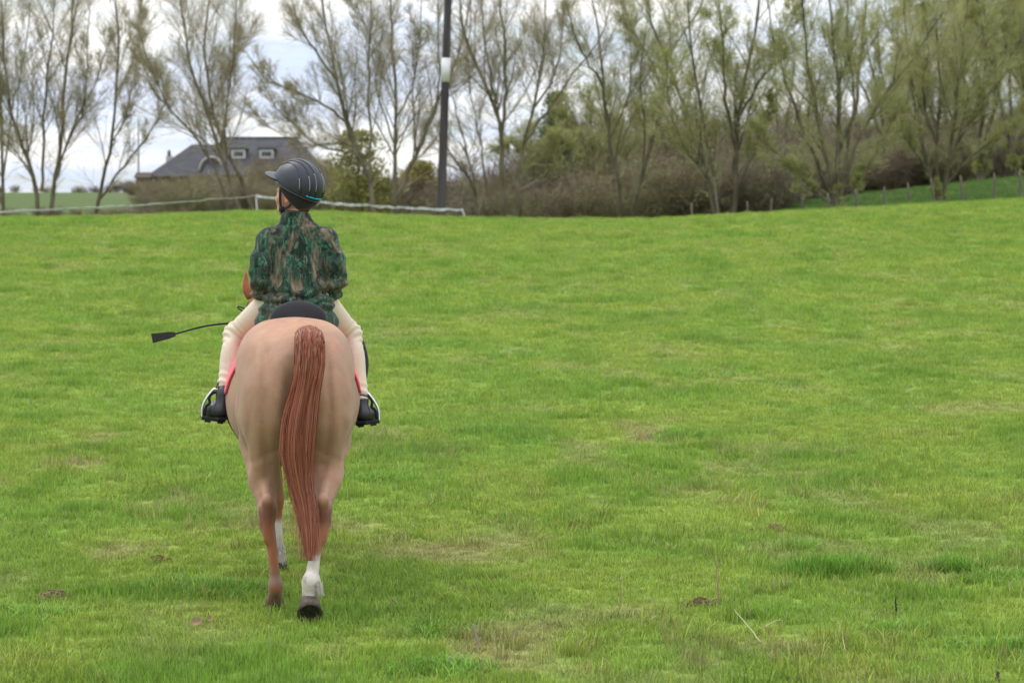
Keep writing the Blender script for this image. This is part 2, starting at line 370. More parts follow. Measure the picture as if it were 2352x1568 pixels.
def net(f, lo, hi, h):
    """surface nets over the zero level of f, evaluated only near the surface; returns vertices and quads"""
    lo = np.asarray(lo, np.float32); n = np.ceil((np.asarray(hi) - lo) / h / 8).astype(int); N = n * 8
    g = np.stack(np.meshgrid(*[np.arange(m) for m in n], indexing='ij'), -1)
    cen = lo + (g * 8 + 3.5).astype(np.float32) * h
    dc = f(cen.reshape(-1, 3)).reshape(n)
    D = np.repeat(np.repeat(np.repeat(dc, 8, 0), 8, 1), 8, 2).astype(np.float32)
    ai = np.argwhere(np.abs(dc) < 8 * h + 0.03)
    o = np.stack(np.meshgrid(*[np.arange(8)] * 3, indexing='ij'), -1).reshape(-1, 3)
    for s in range(0, len(ai), 400):
        I = (ai[s:s + 400, None] * 8 + o).reshape(-1, 3)
        D[I[:, 0], I[:, 1], I[:, 2]] = f(lo + I.astype(np.float32) * h)
    S = D < 0
    cs = [(i, j, k) for i in (0, 1) for j in (0, 1) for k in (0, 1)]
    cnt = sum(S[i:N[0] - 1 + i, j:N[1] - 1 + j, k:N[2] - 1 + k].astype(np.int8) for i, j, k in cs)
    cell = np.argwhere((cnt > 0) & (cnt < 8)); idx = np.full(N - 1, -1, np.int32); idx[tuple(cell.T)] = np.arange(len(cell))
    acc = np.zeros((len(cell), 3)); num = np.zeros(len(cell))
    for a in range(8):
        for ax in range(3):
            if cs[a][ax]: continue
            b = list(cs[a]); b[ax] = 1; b = tuple(b)
            da = D[tuple((cell + cs[a]).T)]; db = D[tuple((cell + b).T)]; m = (da < 0) != (db < 0)
            t = np.where(m, da / np.where(m, da - db, 1), 0); pos = np.asarray(cs[a], float) + 0 * acc; pos[:, ax] += t
            acc[m] += pos[m]; num[m] += 1
    V = lo + (cell + acc / num[:, None]) * h
    F = []
    for ax in range(3):
        u, v = (ax + 1) % 3, (ax + 2) % 3
        sl = [slice(1, N[i] - 1) for i in range(3)]; sl0 = list(sl); sl1 = list(sl); sl0[ax] = slice(0, N[ax] - 1); sl1[ax] = slice(1, N[ax])
        A, B = S[tuple(sl0)], S[tuple(sl1)]
        for flip in (False, True):
            e = np.argwhere((A & ~B) if not flip else (~A & B)) + 1
            e[:, ax] -= 1
            def cid(du, dv):
                q = e.copy(); q[:, u] -= du; q[:, v] -= dv; return idx[tuple(q.T)]
            qd = np.stack([cid(1, 1), cid(0, 1), cid(0, 0), cid(1, 0)], -1)
            F.append(qd[:, ::-1] if flip else qd)
    F = np.concatenate(F); V = V.astype(np.float64); e = h * 0.2
    for _ in range(2):
        d = f(V); gr = np.stack([(f(V + e * ax) - f(V - e * ax)) / (2 * e) for ax in np.eye(3)], -1)
        V = V - np.clip(d[:, None] * gr / np.maximum((gr ** 2).sum(-1, keepdims=True), 0.05), -h * 0.7, h * 0.7)
    return V, F

# the horse's own frame: u to its right, w forward, z up; origin under the hindquarters
YAW = math.radians(7.0); O_H = np.array([-1.01, 10.0, float(gz(-1.01, 10.0))])
RV, FV = np.array([math.cos(YAW), math.sin(YAW), 0]), np.array([-math.sin(YAW), math.cos(YAW), 0])
def l2w(u, w, z): return O_H + u * RV + w * FV + np.array([0, 0, z])
def gl(u, w):
    p = l2w(u, w, 0); return float(gz(p[0], p[1]) - O_H[2])
def thing(name, base, label, cat, group=None):
    o = empty(name, l2w(*base), YAW); tag(o, label, cat, group); return o

# ------------------------------------------------------------------ horse
A = np.array
def hindleg(p, s, J):
    """s = -1 left, 1 right; J: stifle, hock, cannon mid, fetlock, coronet"""
    st, hk, cm, fl, co = [A(j) for j in J]
    d = cone(p, A([s * .138, .30, .93]), st, .145, .088)                              # thigh
    d = smin(d, cone(p, A([s * .128, .155, .90]), A([s * .148, .195, .66]), .122, .072), .05)      # hamstrings
    gmid = st * .42 + hk * .58 + A([s * .004, -.015, 0])
    d = smin(d, cone(p, st + A([0, -.03, .0]), gmid, .096, .064), .04)
    d = smin(d, cone(p, gmid, hk + A([0, .02, .02]), .064, .043), .03)                       # gaskin
    pt = hk + A([0, -.05, .055])
    d = smin(d, cone(p, st * .45 + hk * .55 + A([0, -.055, .02]), pt, .026, .021), .018)   # Achilles tendon
    d = smin(d, ell(p, pt, (.022, .026, .032)), .018)
    d = smin(d, ell(p, hk + A([0, 0, .0]), (.043, .052, .060)), .025)                      # hock joint
    d = smin(d, cone(p, pt, hk + A([0, -.035, -.13]), .02, .018), .02)
    d = smin(d, cone(p, hk + A([s * .004, .0, -.05]), cm, .038, .0235), .02)
    d = smin(d, cone(p, hk * .6 + cm * .4 + A([0, -.028, 0]), cm * .2 + fl * .8 + A([0, -.022, 0]), .013, .012), .012)   # tendons
    b = .009 if s > 0 else 0
    d = smin(d, cone(p, cm, fl, .0225 + b * .3, .026 + b * .7), .01)
    d = smin(d, ell(p, fl + A([0, -.008, 0]), (.033 + b, .042, .046)), .015)
    d = smin(d, cone(p, fl, co, .029 + b, .037), .015)
    return d
HL = [A([-.172, .44, .78]), A([-.136, .09, .475]), A([-.114, .08, .30]), A([-.098, .072, .128]), A([-.102, .118, .058])]
HR = [A([.172, .42, .78]), A([.118, -.04, .49]), A([.085, -.10, .32]), A([.062, -.155, .178]), A([.055, -.150, .098])]
zf = gl(-.08, 1.15); zr = gl(.1, 1.42)
FLJ = [A([-.155, 1.16, .78]), A([-.082, 1.13, .37 + zf]), A([-.070, 1.12, .115 + zf]), A([-.070, 1.16, .05 + zf])]
FRJ = [A([.155, 1.20, .78]), A([.125, 1.34, .40 + zr]), A([.11, 1.40, .125 + zr]), A([.11, 1.45, .05 + zr])]
def foreleg(p, J):
    el, kn, fl, co = J
    d = cone(p, el, kn + A([0, 0, .05]), .085, .036)
    d = smin(d, ell(p, kn, (.040, .042, .055)), .025)
    d = smin(d, cone(p, kn + A([0, 0, -.04]), fl, .029, .023), .02)
    d = smin(d, ell(p, fl, (.032, .038, .038)), .015)
    return smin(d, cone(p, fl, co, .026, .034), .012)
HEAD0, MUZ = A([-.138, 2.02, 1.405]), A([-.285, 2.36, 1.05])
hd = (MUZ - HEAD0) / np.linalg.norm(MUZ - HEAD0)
hside = np.cross(hd, [0, 0, 1.0]); hside /= np.linalg.norm(hside); hup = np.cross(hside, hd)
def horse_f(p):
    u, w, z = p[..., 0], p[..., 1], p[..., 2]
    au = np.abs(u); m = p.copy(); m[..., 0] = au                       # mirrored halves
    d = ell(p, (0, .44, 1.085), (.25, .44, .305))                      # croup
    d = smin(d, ell(m, (.135, .46, 1.155), (.150, .32, .205)), .08)     # hips
    d = smin(d, ell(m, (.124, .31, 1.00), (.158, .29, .285)), .05)     # haunches
    d = smin(d, ell(m, (.110, .140, .985), (.122, .135, .20)), .06)     # buttocks
    d = smin(d, ell(p, (0, 1.00, .955), (.345, .56, .315)), .05); d = smin(d, ell(p, (0, .95, 1.13), (.25, .50, .20)), .12)       # barrel
    d = smin(d, ell(p, (0, .88, .86), (.27, .36, .19)), .08)
    d = smin(d, ell(p, (0, 1.30, 1.00), (.235, .30, .34)), .10)        # chest and shoulders
    d = smin(d, cone(p, A([0, .95, 1.26]), A([0, 1.22, 1.30]), .10, .085), .09)     # withers
    d = smin(d, chain(p, [A([0, 1.32, 1.10]), A([-.05, 1.62, 1.30]), HEAD0 + A([.03, -.12, -.03])], [.21, .14, .095], .08), .08)
    # cleft between the buttocks, under the dock
    cl = cone(p, A([.004, -.016, 1.235]), A([-.008, .035, .70]), .040, .078); d = smax(d, -cl, .055)
    # hollow of the flank in front of the thigh
    d = smin(d, np.minimum(hindleg(p, -1, HL), hindleg(p, 1, HR)), .045)
    d = smin(d, np.minimum(foreleg(p, FLJ), foreleg(p, FRJ)), .04)
    # grooves between the muscles of the quarters, the fold above the gaskin and the edge of the flank
    back = sstep(.42, .20, w) * sstep(.62, .70, z) * sstep(1.30, 1.18, z)
    gl_ = .145 + .05 * (z - .95) + .012 * np.sin(z * 9); d = d + .011 * back * np.exp(-((au - gl_) / .020) ** 2)
    d = d + .006 * back * sstep(1.05, .9, z) * np.exp(-((au - gl_ - .062 - .10 * (.95 - z)) / .020) ** 2)
    d = d - .007 * back * np.exp(-((au - gl_ - .034) / .024) ** 2) - .006 * back * np.exp(-((au - .085) / .03) ** 2) * sstep(.75, .9, z)
    d = d + .0045 * sstep(.5, .3, w) * np.exp(-((z - .735 + .55 * (au - .16)) / .020) ** 2) * sstep(.04, .09, au)
    d = d + .009 * np.exp(-((w - .60 + .35 * (1.0 - z)) / .035) ** 2) * sstep(1.25, 1.1, z) * sstep(.70, .8, z)
    d = d + .0010 * np.sin(u * 31 + z * 23 + 2 + 3 * np.sin(w * 9)) * np.sin(z * 27 - w * 13) * sstep(.6, .8, z)
    # head
    d = smin(d, cone(p, HEAD0, HEAD0 + hd * .20, .095, .085), .05)
    d = smin(d, cone(p, HEAD0 + hd * .12, MUZ, .080, .048), .05)
    d = smin(d, ell(p, HEAD0 + hd * .10 - hup * .05, (.072, .10, .09)), .04)
    for s in (-1, 1):
        d = smin(d, ell(p, HEAD0 + hd * .14 + hside * s * .068 + hup * .035, (.024, .028, .024)), .02)
        d = smax(d, -ell(p, MUZ + hd * .03 + hside * s * .026 + hup * .02, (.012, .014, .012)), .01)
    return d
HV, HF = net(horse_f, (-.72, -.35, -.04), (.52, 2.56, 1.62), .0125)
# coat: clipped fawn body, warmer and lighter towards the top, red chestnut legs, white socks
def coat(V):
    z = V[:, 2]; n = fbm(V[:, 0] * 9 + 20, V[:, 2] * 9 + V[:, 1] * 5, 5, 4) - 0.5; n2 = fbm(V[:, 0] * 40 + 9, V[:, 2] * 22 + V[:, 1] * 30, 8, 3) - 0.5
    body, leg, white, top = A([.340, .192, .117]), A([.275, .090, .040]), A([.56, .50, .44]), A([.385, .20, .11])
    c = np.repeat(body[None], len(V), 0)
    c = c + (top - body) * (sstep(1.24, 1.38, z) * .8)[:, None]
    t = sstep(.60, .38, z + .10 * n); c = c + (leg - c) * (t * .92)[:, None]
    nk = sstep(1.35, 1.65, V[:, 1]) * sstep(.6, .8, z); c = c + (A([.27, .09, .036]) - c) * nk[:, None]
    hk = np.exp(-((z - .475) / .060) ** 2) * (V[:, 1] < .07) * (V[:, 1] > -.2); c = c * (1 - .55 * hk[:, None] * A([.8, 1, 1]))
    hr = sstep(.315, .285, z + .06 * n) * (V[:, 0] > .0) * (V[:, 1] < .3)
    fr = sstep(.34, .30, z + .03 * n) * (V[:, 1] > .8)
    w = np.maximum(hr, fr); c = c + (white - c) * w[:, None]
    mud = sstep(.44, .60, fbm(V[:, 0] * 30, V[:, 2] * 26, 17, 3)) * sstep(.27, .15, z); c = c + (A([.17, .125, .09]) - c) * (mud * .75)[:, None]
    dk = sstep(.10, .05, z) * (V[:, 0] < 0) * (V[:, 1] < .3); c = c + (A([.13, .06, .035]) - c) * (dk * .8)[:, None]
    n3 = fbm(V[:, 0] * 17 + 3, V[:, 2] * 13 + V[:, 1] * 9, 33, 4) - .5
    c = c + (A([.36, .16, .10]) - c) * (sstep(.02, .22, n3) * .45)[:, None] * sstep(.4, .7, z)[:, None]
    return c * (1 + .30 * n + .24 * n2)[:, None]
M_COAT = mat('horse_coat', rough=.62, spec=.25, attr=True, noise=(160, .93, 1.07, (1, 1, .35)), bump=(260, .10, (1, 1, .3)), sheen=.12)
horse = thing('horse', (0, 0, 0), 'chestnut horse with clipped fawn rump and red tail walking away up the field', 'horse')
mk('body', HV, HF, M_COAT, horse, col=coat(HV))
M_HOOF = mat('hoof_horn', (.075, .058, .042), .6, noise=(60, .6, 1.5, (1, 1, .3)))
M_SOLE = mat('hoof_sole', (.03, .026, .02), .9, noise=(50, .5, 1.8, ONE))
def hoof(top, axis, toe, ln=.075, sole=False, k=1.0):
    """truncated hoof: axis from coronet to sole, toe the forward direction"""
    axis = A(axis, float); axis /= np.linalg.norm(axis); toe = A(toe, float); toe -= axis * (toe @ axis); toe /= np.linalg.norm(toe); sd_ = np.cross(axis, toe)
    n = 28; a = np.arange(n) * 2 * math.pi / n
    def ring(t, r, sh):
        return top + axis * ln * t + toe * sh + np.outer(np.cos(a) * r * 1.06 * k, toe) + np.outer(np.sin(a) * r * .98 * k, sd_)
    rings = [ring(-.12, .034, -.004), ring(0, .041, 0), ring(.5, .047, .006), ring(1.0, .054, .012)]
    inner = [ring(1.0, .044, .010), ring(.86, .040, .006)]
    V = np.concatenate(rings + inner); i = np.arange(6 * n).reshape(6, n); j = np.roll(i, -1, 1)
    F = np.stack([i[:-1], j[:-1], j[1:], i[1:]], -1).reshape(-1, 4)
    b = MB().add(V, F).build('hoof', M_HOOF, horse)
    if sole:
        V2 = np.concatenate([ring(.87, .0405, .006), [top + axis * ln * .80 + toe * .0]]); k = np.arange(n)
        F2 = np.stack([k, np.roll(k, -1), np.full(n, n)], -1)
        mb = MB().add(V2, F2)
        fr = [top + axis * ln * .80 + toe * (-.035) + sd_ * .016, top + axis * ln * .80 + toe * (-.035) - sd_ * .016, top + axis * ln * .84 + toe * .022]
        tp = [q + axis * ln * .10 for q in fr]
        mb.add(A(fr + tp), [np.array([[3, 4, 5]]), np.array([[0, 1, 4, 3], [1, 2, 5, 4], [2, 0, 3, 5]])])
        mb.build('sole', M_SOLE, b)
    return b
hoof(HL[4] + A([0, .01, .004]), (0, .25, -1), (0, 1, 0), .070)
hoof(HR[4] + A([0, 0, -.012]), (0, -.80, -.62), (0, .62, -.78), .066, sole=True, k=1.12)
hoof(FLJ[3] + A([0, .005, 0]), (0, .25, -1), (0, 1, 0), .066); hoof(FRJ[3] + A([0, .005, 0]), (0, .3, -1), (0, 1, 0), .066)
# ears, eyes
M_EAR = mat('ear_hair', (.26, .078, .028), .8, noise=(40, .75, 1.25, ONE), sheen=.2)
for s in (-1, 1):
    b0 = HEAD0 + hside * s * .062 + hup * .075 - hd * .01; tip = b0 + hup * .07 + A([0, 0, .115]) + hside * s * .012; mid = b0 * .55 + tip * .45 + hside * s * .016
    P = spline([b0, b0 * .75 + tip * .25 + hside * s * .012, mid, tip], 9); R = np.interp(np.linspace(0, 1, 9), [0, .3, .6, .9, 1], [.024, .029, .023, .009, .002])
    V, F = tubes(P, R, 12); ctr = np.repeat(P, 12, 0); V[:108] = ctr + (V[:108] - ctr) * A([1.0, .55, 1.0])
    mk('ear', V, F, M_EAR, horse)
    e, ef = [], None
    q = HEAD0 + hd * .14 + hside * s * .082 + hup * .036
    ph = np.linspace(.01, math.pi - .01, 8); th = np.arange(12) * math.pi / 6
    V = A([[math.sin(a) * math.cos(b), math.sin(a) * math.sin(b), math.cos(a)] for a in ph for b in th]) * .016 + q
    i = np.arange(96).reshape(8, 12); j = np.roll(i, -1, 1)
    mk('eye', V, np.stack([i[:-1], j[:-1], j[1:], i[1:]], -1).reshape(-1, 4), mat('horse_eye', (.01, .006, .004), .1, .6), horse)
# tail: dock and strands
rt = np.random.default_rng(11)
def tail_axis(n):
    # u, w, z of the tail's middle line, and its half widths
    pts = [(.050, .19, 1.25), (.055, .070, 1.318), (.060, -.015, 1.275), (.057, -.050, 1.16), (.036, -.062, 1.05), (.015, -.075, .95), (-.002, -.088, .82), (-.002, -.098, .73), (.017, -.112, .60), (.043, -.148, .47), (.052, -.175, .36), (.054, -.192, .28)]
    return spline(pts, n)
TW = [(0, .030), (.06, .050), (.12, .066), (.22, .074), (.35, .074), (.48, .090), (.58, .086), (.68, .070), (.78, .050), (.9, .030), (1, .012)]
NS, KS = 7000, 16
s_end = np.clip(rt.normal(.80, .15, NS), .42, 1.0); s_beg = np.clip(rt.uniform(-.08, .36, NS), 0, 1)
ax_f = tail_axis(200); ss = np.linspace(0, 1, 200)
off = rt.uniform(0, 6.283, NS); rad = np.sqrt(rt.uniform(0, 1, NS)); lock = rt.integers(0, 26, NS); lo_ = rt.uniform(0, 6.283, 26); lr = np.sqrt(rt.uniform(0.05, 1, 26))
NT = 2600; s_beg[:NT] = rt.uniform(0, .16, NT); off[:NT] = rt.uniform(math.pi * .9, math.pi * 2.1, NT); rad[:NT] = rt.uniform(.8, 1.0, NT)
ou = .66 * rad * np.cos(off) + .34 * lr[lock] * np.cos(lo_[lock]); ow = .5 * rad * np.sin(off) + .5 * lr[lock] * np.sin(lo_[lock])
t = s_beg[:, None] + (s_end - s_beg)[:, None] * np.linspace(0, 1, KS)
P = np.stack([np.interp(t, ss, ax_f[:, i]) for i in range(3)], -1)
wd = np.interp(t, [a for a, b in TW], [b for a, b in TW])
wob = .004 * np.sin(t * 11 + lo_[lock][:, None] * 3) * t + .003 * np.sin(t * 17 + off[:, None] * 3) * t
top_ = np.zeros(NS); top_[:NT] = 1; cov = (top_[:, None] * sstep(.40, .15, t)); oux = ou[:, None] * (1 - cov) + (rad * np.cos(off))[:, None] * cov; owx = ow[:, None] * (1 - cov) + (rad * np.sin(off))[:, None] * cov * 1.35
tg = norm(np.gradient(ax_f, axis=0)); nrm = norm(np.stack([0 * ss, tg[:, 2], -tg[:, 1]], -1))
P[..., 0] += oux * wd + wob
for i in (1, 2): P[..., i] -= (owx * wd * .50 + .003 * np.sin(t * 12 + lo_[lock][:, None])) * np.interp(t, ss, nrm[:, i])
stray = rt.uniform(0, 1, NS) < .09
P[stray, :, 0] += rt.normal(0, .03, (stray.sum(), 1)) * t[stray] ** 2
R = np.full((NS, KS), .0012) * np.linspace(1.15, .5, KS) * rt.uniform(.7, 1.35, (NS, 1))
V, F = ribbons(P, R)
cc = rt.uniform(.62, 1.45, NS) * (.82 + .25 * rt.uniform(0, 1, 26)[lock]); hc = A([.285, .084, .040])[None] * cc[:, None]
lt = rt.uniform(0, 1, NS) < .10; hc[lt] = A([.33, .13, .065]) * cc[lt, None] * .8
tcol = np.repeat(hc, KS * 2, 0)
fade = np.repeat(np.repeat((t ** 2)[:, :, None], 2, 2).reshape(-1, 1), 1, 1); tcol = tcol * (1 - .15 * fade) + A([.34, .14, .08]) * .25 * fade
tail = mk('tail', V, F, mat('tail_hair', rough=.38, spec=.45, attr=True), horse, col=tcol)
ax = tail_axis(40)[:19]; k = np.linspace(0, .45, 19); V, F = tubes(ax, np.interp(k, [a for a, b in TW], [b * .55 for a, b in TW]) * np.interp(k, [0, .12, .3, .45], [.3, .75, 1, .2]), 14)
cen = np.repeat(ax, 14, 0); V[:len(cen)] = cen + (V[:len(cen)] - cen) * A([1, .6, 1])
mk('dock', V, F, mat('dock_hair', (.20, .062, .033), .7, noise=(160, .5, 1.5, (1, 1, .05))), tail)
# mane, mostly hidden behind the rider
mb = []
for i in range(420):
    q = rt.uniform(0, 1); b0 = A([0, 1.22, 1.38]) * (1 - q) + (HEAD0 + A([.03, -.05, .10])) * q; b0 = b0 + A([-.05 * q * (1 - q), 0, .05 * math.sin(q * 3.1)])
    sg = .07 + rt.uniform(0, .05); e = b0 + A([sg + .03, rt.normal(0, .03), -.16 - rt.uniform(0, .09)])
    mb.append(spline([b0, b0 + A([sg * .7, 0, -.01]), e], 7))
V, F = tubes(A(mb), np.full((420, 7), .003), 3, False)
mk('mane', V, F, mat('mane_hair', (.30, .10, .05), .5, noise=(30, .6, 1.4, ONE)), horse)
# feather tufts behind the white fetlocks
def feather(c, n, ln, white=True):
    c = A(c); Q = []
    for i in range(n):
        b0 = c + rt.normal(0, .008, 3); Q.append(spline([b0, b0 + A([rt.normal(.003, .002), -.010, -ln * .5]), b0 + A([rt.normal(.010, .003), -.012, -ln * rt.uniform(.8, 1.2)])], 5))
    V, F = tubes(A(Q), np.tile(np.linspace(.0016, .0004, 5), (n, 1)), 3, False); mk('fetlock_feather', V, F, mat('feather_hair', (.62, .56, .5), .6), horse)
feather(HR[3] + A([.030, -.022, .0]), 90, .05); feather(FLJ[2] + A([.014, -.030, -.005]), 90, .05); feather(FRJ[2] + A([0, -.036, 0]), 30, .05)
# ------------------------------------------------------------------ saddle cloth, saddle and stirrups
CU = .022
def drape(w, th, off, zc=1.0):
    """points on the horse's barrel at station w and angle th from the top (positive to the right), lifted by off"""
    w, th = np.broadcast_arrays(np.asarray(w, float), np.asarray(th, float)); sh = w.shape; w = w.ravel(); th = th.ravel()
    dr = np.stack([np.sin(th), 0 * th, np.cos(th)], -1); c = np.stack([0 * w, w, zc + 0 * w], -1)
    lo, hi = np.full(len(w), .12), np.full(len(w), .62)
    for _ in range(22):
        md = (lo + hi) / 2; f = horse_f(c + dr * md[:, None]); lo = np.where(f < 0, md, lo); hi = np.where(f < 0, hi, md)
    return (c + dr * (hi + np.broadcast_to(off, sh).ravel())[:, None]).reshape(*sh, 3)
def sheet(P, Q):
    """closed thick sheet between grids P (outer) and Q (inner), both (n, m, 3)"""
    n, m = P.shape[:2]; V = np.concatenate([P.reshape(-1, 3), Q.reshape(-1, 3)]); i = np.arange(n * m).reshape(n, m); k = n * m
    F = [np.stack([i[:-1, :-1], i[1:, :-1], i[1:, 1:], i[:-1, 1:]], -1).reshape(-1, 4)]; F.append(F[0][:, ::-1] + k)
    rim = np.concatenate([i[0, :-1], i[:-1, -1], i[-1, :0:-1], i[:0:-1, 0]]); r2 = np.roll(rim, -1)
    F.append(np.stack([rim, r2, r2 + k, rim + k], -1)); return V, np.concatenate(F)
M_PINK = mat('pink_cotton', (.80, .085, .14), .8, noise=(120, .9, 1.1, ONE), sheen=.2)
M_BLACK = mat('black_leather', (.018, .017, .018), .5, .4, noise=(45, .7, 1.4, ONE), bump=(90, .15, ONE))
M_FABRIC = mat('black_fabric', (.022, .021, .024), .9, .2, noise=(220, .7, 1.4, ONE), sheen=.15)
M_STEEL = mat('polished_steel', (.62, .62, .64), .22, .5, 1.0)
M_RUBBER = mat('black_rubber', (.014, .014, .014), .7, .3)
wv = np.linspace(0, 1, 22)[:, None]; tv = np.linspace(-1, 1, 61)[None]
ta = tv * math.radians(91); wr = .64 + .24 * np.abs(tv) ** 1.3; W = wr + (1.22 - wr) * wv
pad = thing('saddle_cloth', (CU, .9, 1.33), 'hot pink saddle cloth under the black saddle, only its edges showing', 'saddle cloth')
base = A([CU, .9, 1.33])
V, F = sheet(drape(W, ta + 0 * W, .010), drape(W, ta + 0 * W, .003)); mk('cloth', V - base, F, M_PINK, pad)
e = drape(W[0], ta[0], .008); V, F = tubes(e, np.full(len(e), .0065), 8); mk('binding', V - base, F, mat('pink_binding', (.86, .11, .17), .6), pad)

sad = thing('saddle', (CU, .9, 1.33), 'black riding saddle with raised rounded cantle behind the seated child', 'saddle')
def saddle_f(p):
    d = ell(p, (CU, .685, 1.375), (.142, .060, .092))
    d = smin(d, ell(p, (CU, .85, 1.350), (.130, .24, .060)), .06)
    d = smin(d, ell(p, (CU, 1.12, 1.385), (.085, .10, .085)), .07)
    return d
V, F = net(saddle_f, (-.22, .55, 1.2), (.27, 1.3, 1.52), .009); mk('seat', V - base, F, M_FABRIC, sad)
for s in (-1, 1):
    a, b = np.linspace(0, 1, 16)[:, None], np.linspace(0, 1, 22)[None]
    th = s * np.radians(16 + 68 * b) + CU * 1.0; w0 = 1.04 + .02 * b; w1 = 1.18 + .16 * np.sin(b * 2.6)
    Wf = w0 + (w1 - w0) * a; flare = .020 + (.050 if s < 0 else .095) * a ** 3 * np.sin(b * 3.0) ** 1
    P = drape(Wf, th + 0 * Wf, flare); Q = drape(Wf, th + 0 * Wf, flare - .007)
    if s < 0: P, Q = P[:, ::-1], Q[:, ::-1]
    V, F = sheet(P, Q); mk('saddle_flap', V - base, F, M_BLACK, sad)
def strap(pts, w, t, name, m, parent, wd, n=24, off=base):
    """flat strap along pts; wd = its width direction"""
    P = spline(pts, n); T = norm(np.gradient(P, axis=0)); wd = np.broadcast_to(A(wd, float), P.shape); wd = norm(wd - T * (wd * T).sum(-1, keepdims=True)); nn = np.cross(T, wd)
    a = np.linspace(-1, 1, 2)
    G = P[:, None] + wd[:, None] * (a * w / 2)[None, :, None]
    V, F = sheet(G + nn[:, None] * t / 2, G - nn[:, None] * t / 2); return mk(name, V - off, F, m, parent, smooth=False)
# stirrups: top of the arch, and the tread's inner and outer ends (own frame)
ST = {-1: (A([-.392, .985, 1.012]), A([-.345, .98, .847]), A([-.464, .98, .862])), 1: (A([.378, 1.0, .985]), A([.325, .99, .822]), A([.446, .99, .836]))}
for s in (-1, 1):
    top, ti, to = ST[s]
    strap([drape(A([1.08]), A([s * math.radians(50)]), .026)[0], drape(A([1.06]), A([s * math.radians(78)]), .03)[0], top + A([-s * .02, .04, .05]), top + A([0, .0, .004])], .026, .005, 'stirrup_leather', M_BLACK, sad, (0, 1, 0))
    mid = (ti + to) / 2; ax_ = (to - ti); L_ = np.linalg.norm(ax_); ax_ /= L_; upv = top - mid; upv -= ax_ * (upv @ ax_); Hh = np.linalg.norm(upv); upv /= Hh
    q = [ti, ti + upv * Hh * .42 + ax_ * .002, ti + upv * Hh * .80 + ax_ * .022, top, to + upv * Hh * .80 - ax_ * .022, to + upv * Hh * .42 + ax_ * .002, to]
    V, F = tubes(spline(q, 40), np.full(40, .0065), 8); st = mk('stirrup', V - base, F, M_STEEL, sad)
    mb = MB()
    c, f = box((0, 0, 0), (L_ * 1.0, .045, .014)); c = mid + np.outer(c[:, 0], ax_) + np.outer(c[:, 1], np.cross(upv, ax_)) + np.outer(c[:, 2], upv); mb.add(c, f)
    for k in (-.30, .24):
        c, f = box((k * L_, 0, -.010), (.030, .046, .012)); c = mid + np.outer(c[:, 0], ax_) + np.outer(c[:, 1], np.cross(upv, ax_)) + np.outer(c[:, 2], upv); mb.add(c, f)
    mb.build('tread', M_RUBBER, st, smooth=False, off=base)
    ins = [to + upv * Hh * .10 - ax_ * .010, to + upv * Hh * .40 - ax_ * .014, to + upv * Hh * .52 - ax_ * .030, to + upv * Hh * .70 - ax_ * .024, top - upv * .022 + ax_ * .012, top - upv * .012 - ax_ * .02]
    V, F = tubes(spline(ins, 20), np.full(20, .0075), 6); mk('safety_band', V - base, F, M_RUBBER, st)
for s in (-1, 1):
    q = A([[s * .270, 1.255, 1.385], [s * .325, 1.275, 1.325], [s * .372, 1.285, 1.235], [s * .394, 1.28, 1.14], [s * .385, 1.265, 1.05], [s * .36, 1.24, .99]])
    if s < 0: q[:, 0] *= .90
    V, F = tubes(spline(q, 24), np.interp(np.linspace(0, 1, 24), [0, .15, .85, 1], [.006, .013, .013, .006]), 8); mk('knee_roll', V - base, F, M_BLACK, sad)
girth = drape(np.full(30, 1.06), np.radians(np.linspace(84, 276, 30)), .008)
strap(list(girth), .07, .006, 'girth', M_FABRIC, sad, (0, 1, 0), 60)

# ------------------------------------------------------------------ rider
PB = A([CU, .86, 1.40])
person = thing('person', tuple(PB), 'child in dark riding helmet, green camouflage jacket and cream breeches riding the chestnut horse', 'person')
HC = A([.008, .905, 2.006]); hy, hp = math.radians(55), math.radians(6)
fw = A([-math.sin(hy) * math.cos(hp), math.cos(hy) * math.cos(hp), math.sin(hp)]); rt_ = A([math.cos(hy), math.sin(hy), 0]); up_ = np.cross(rt_, fw)
HM = np.stack([rt_, fw, up_], 1)                    # columns: right, face, up
def H(x, y, z): return HC + HM @ A([x, y, z], float)
KNEE = {-1: A([-.292, 1.13, 1.285]), 1: A([.300, 1.14, 1.285])}
ANK = {-1: A([-.352, .985, .985]), 1: A([.352, 1.01, .955])}
TOE = {-1: A([-.432, 1.09, .890]), 1: A([.416, 1.11, .865])}; HEEL = {-1: A([-.365, .95, .897]), 1: A([.358, .965, .872])}
HIP = {-1: A([CU - .075, .89, 1.475]), 1: A([CU + .075, .89, 1.475])}
SHO = {-1: A([CU - .146, .885, 1.772]), 1: A([CU + .146, .885, 1.772])}
ELB = {-1: A([CU - .188, .845, 1.560]), 1: A([CU + .194, .850, 1.555])}
WRI = {-1: A([-.130, 1.09, 1.440]), 1: A([.115, 1.09, 1.445])}
KNU = {-1: A([-.125, 1.145, 1.425]), 1: A([.105, 1.145, 1.43])}
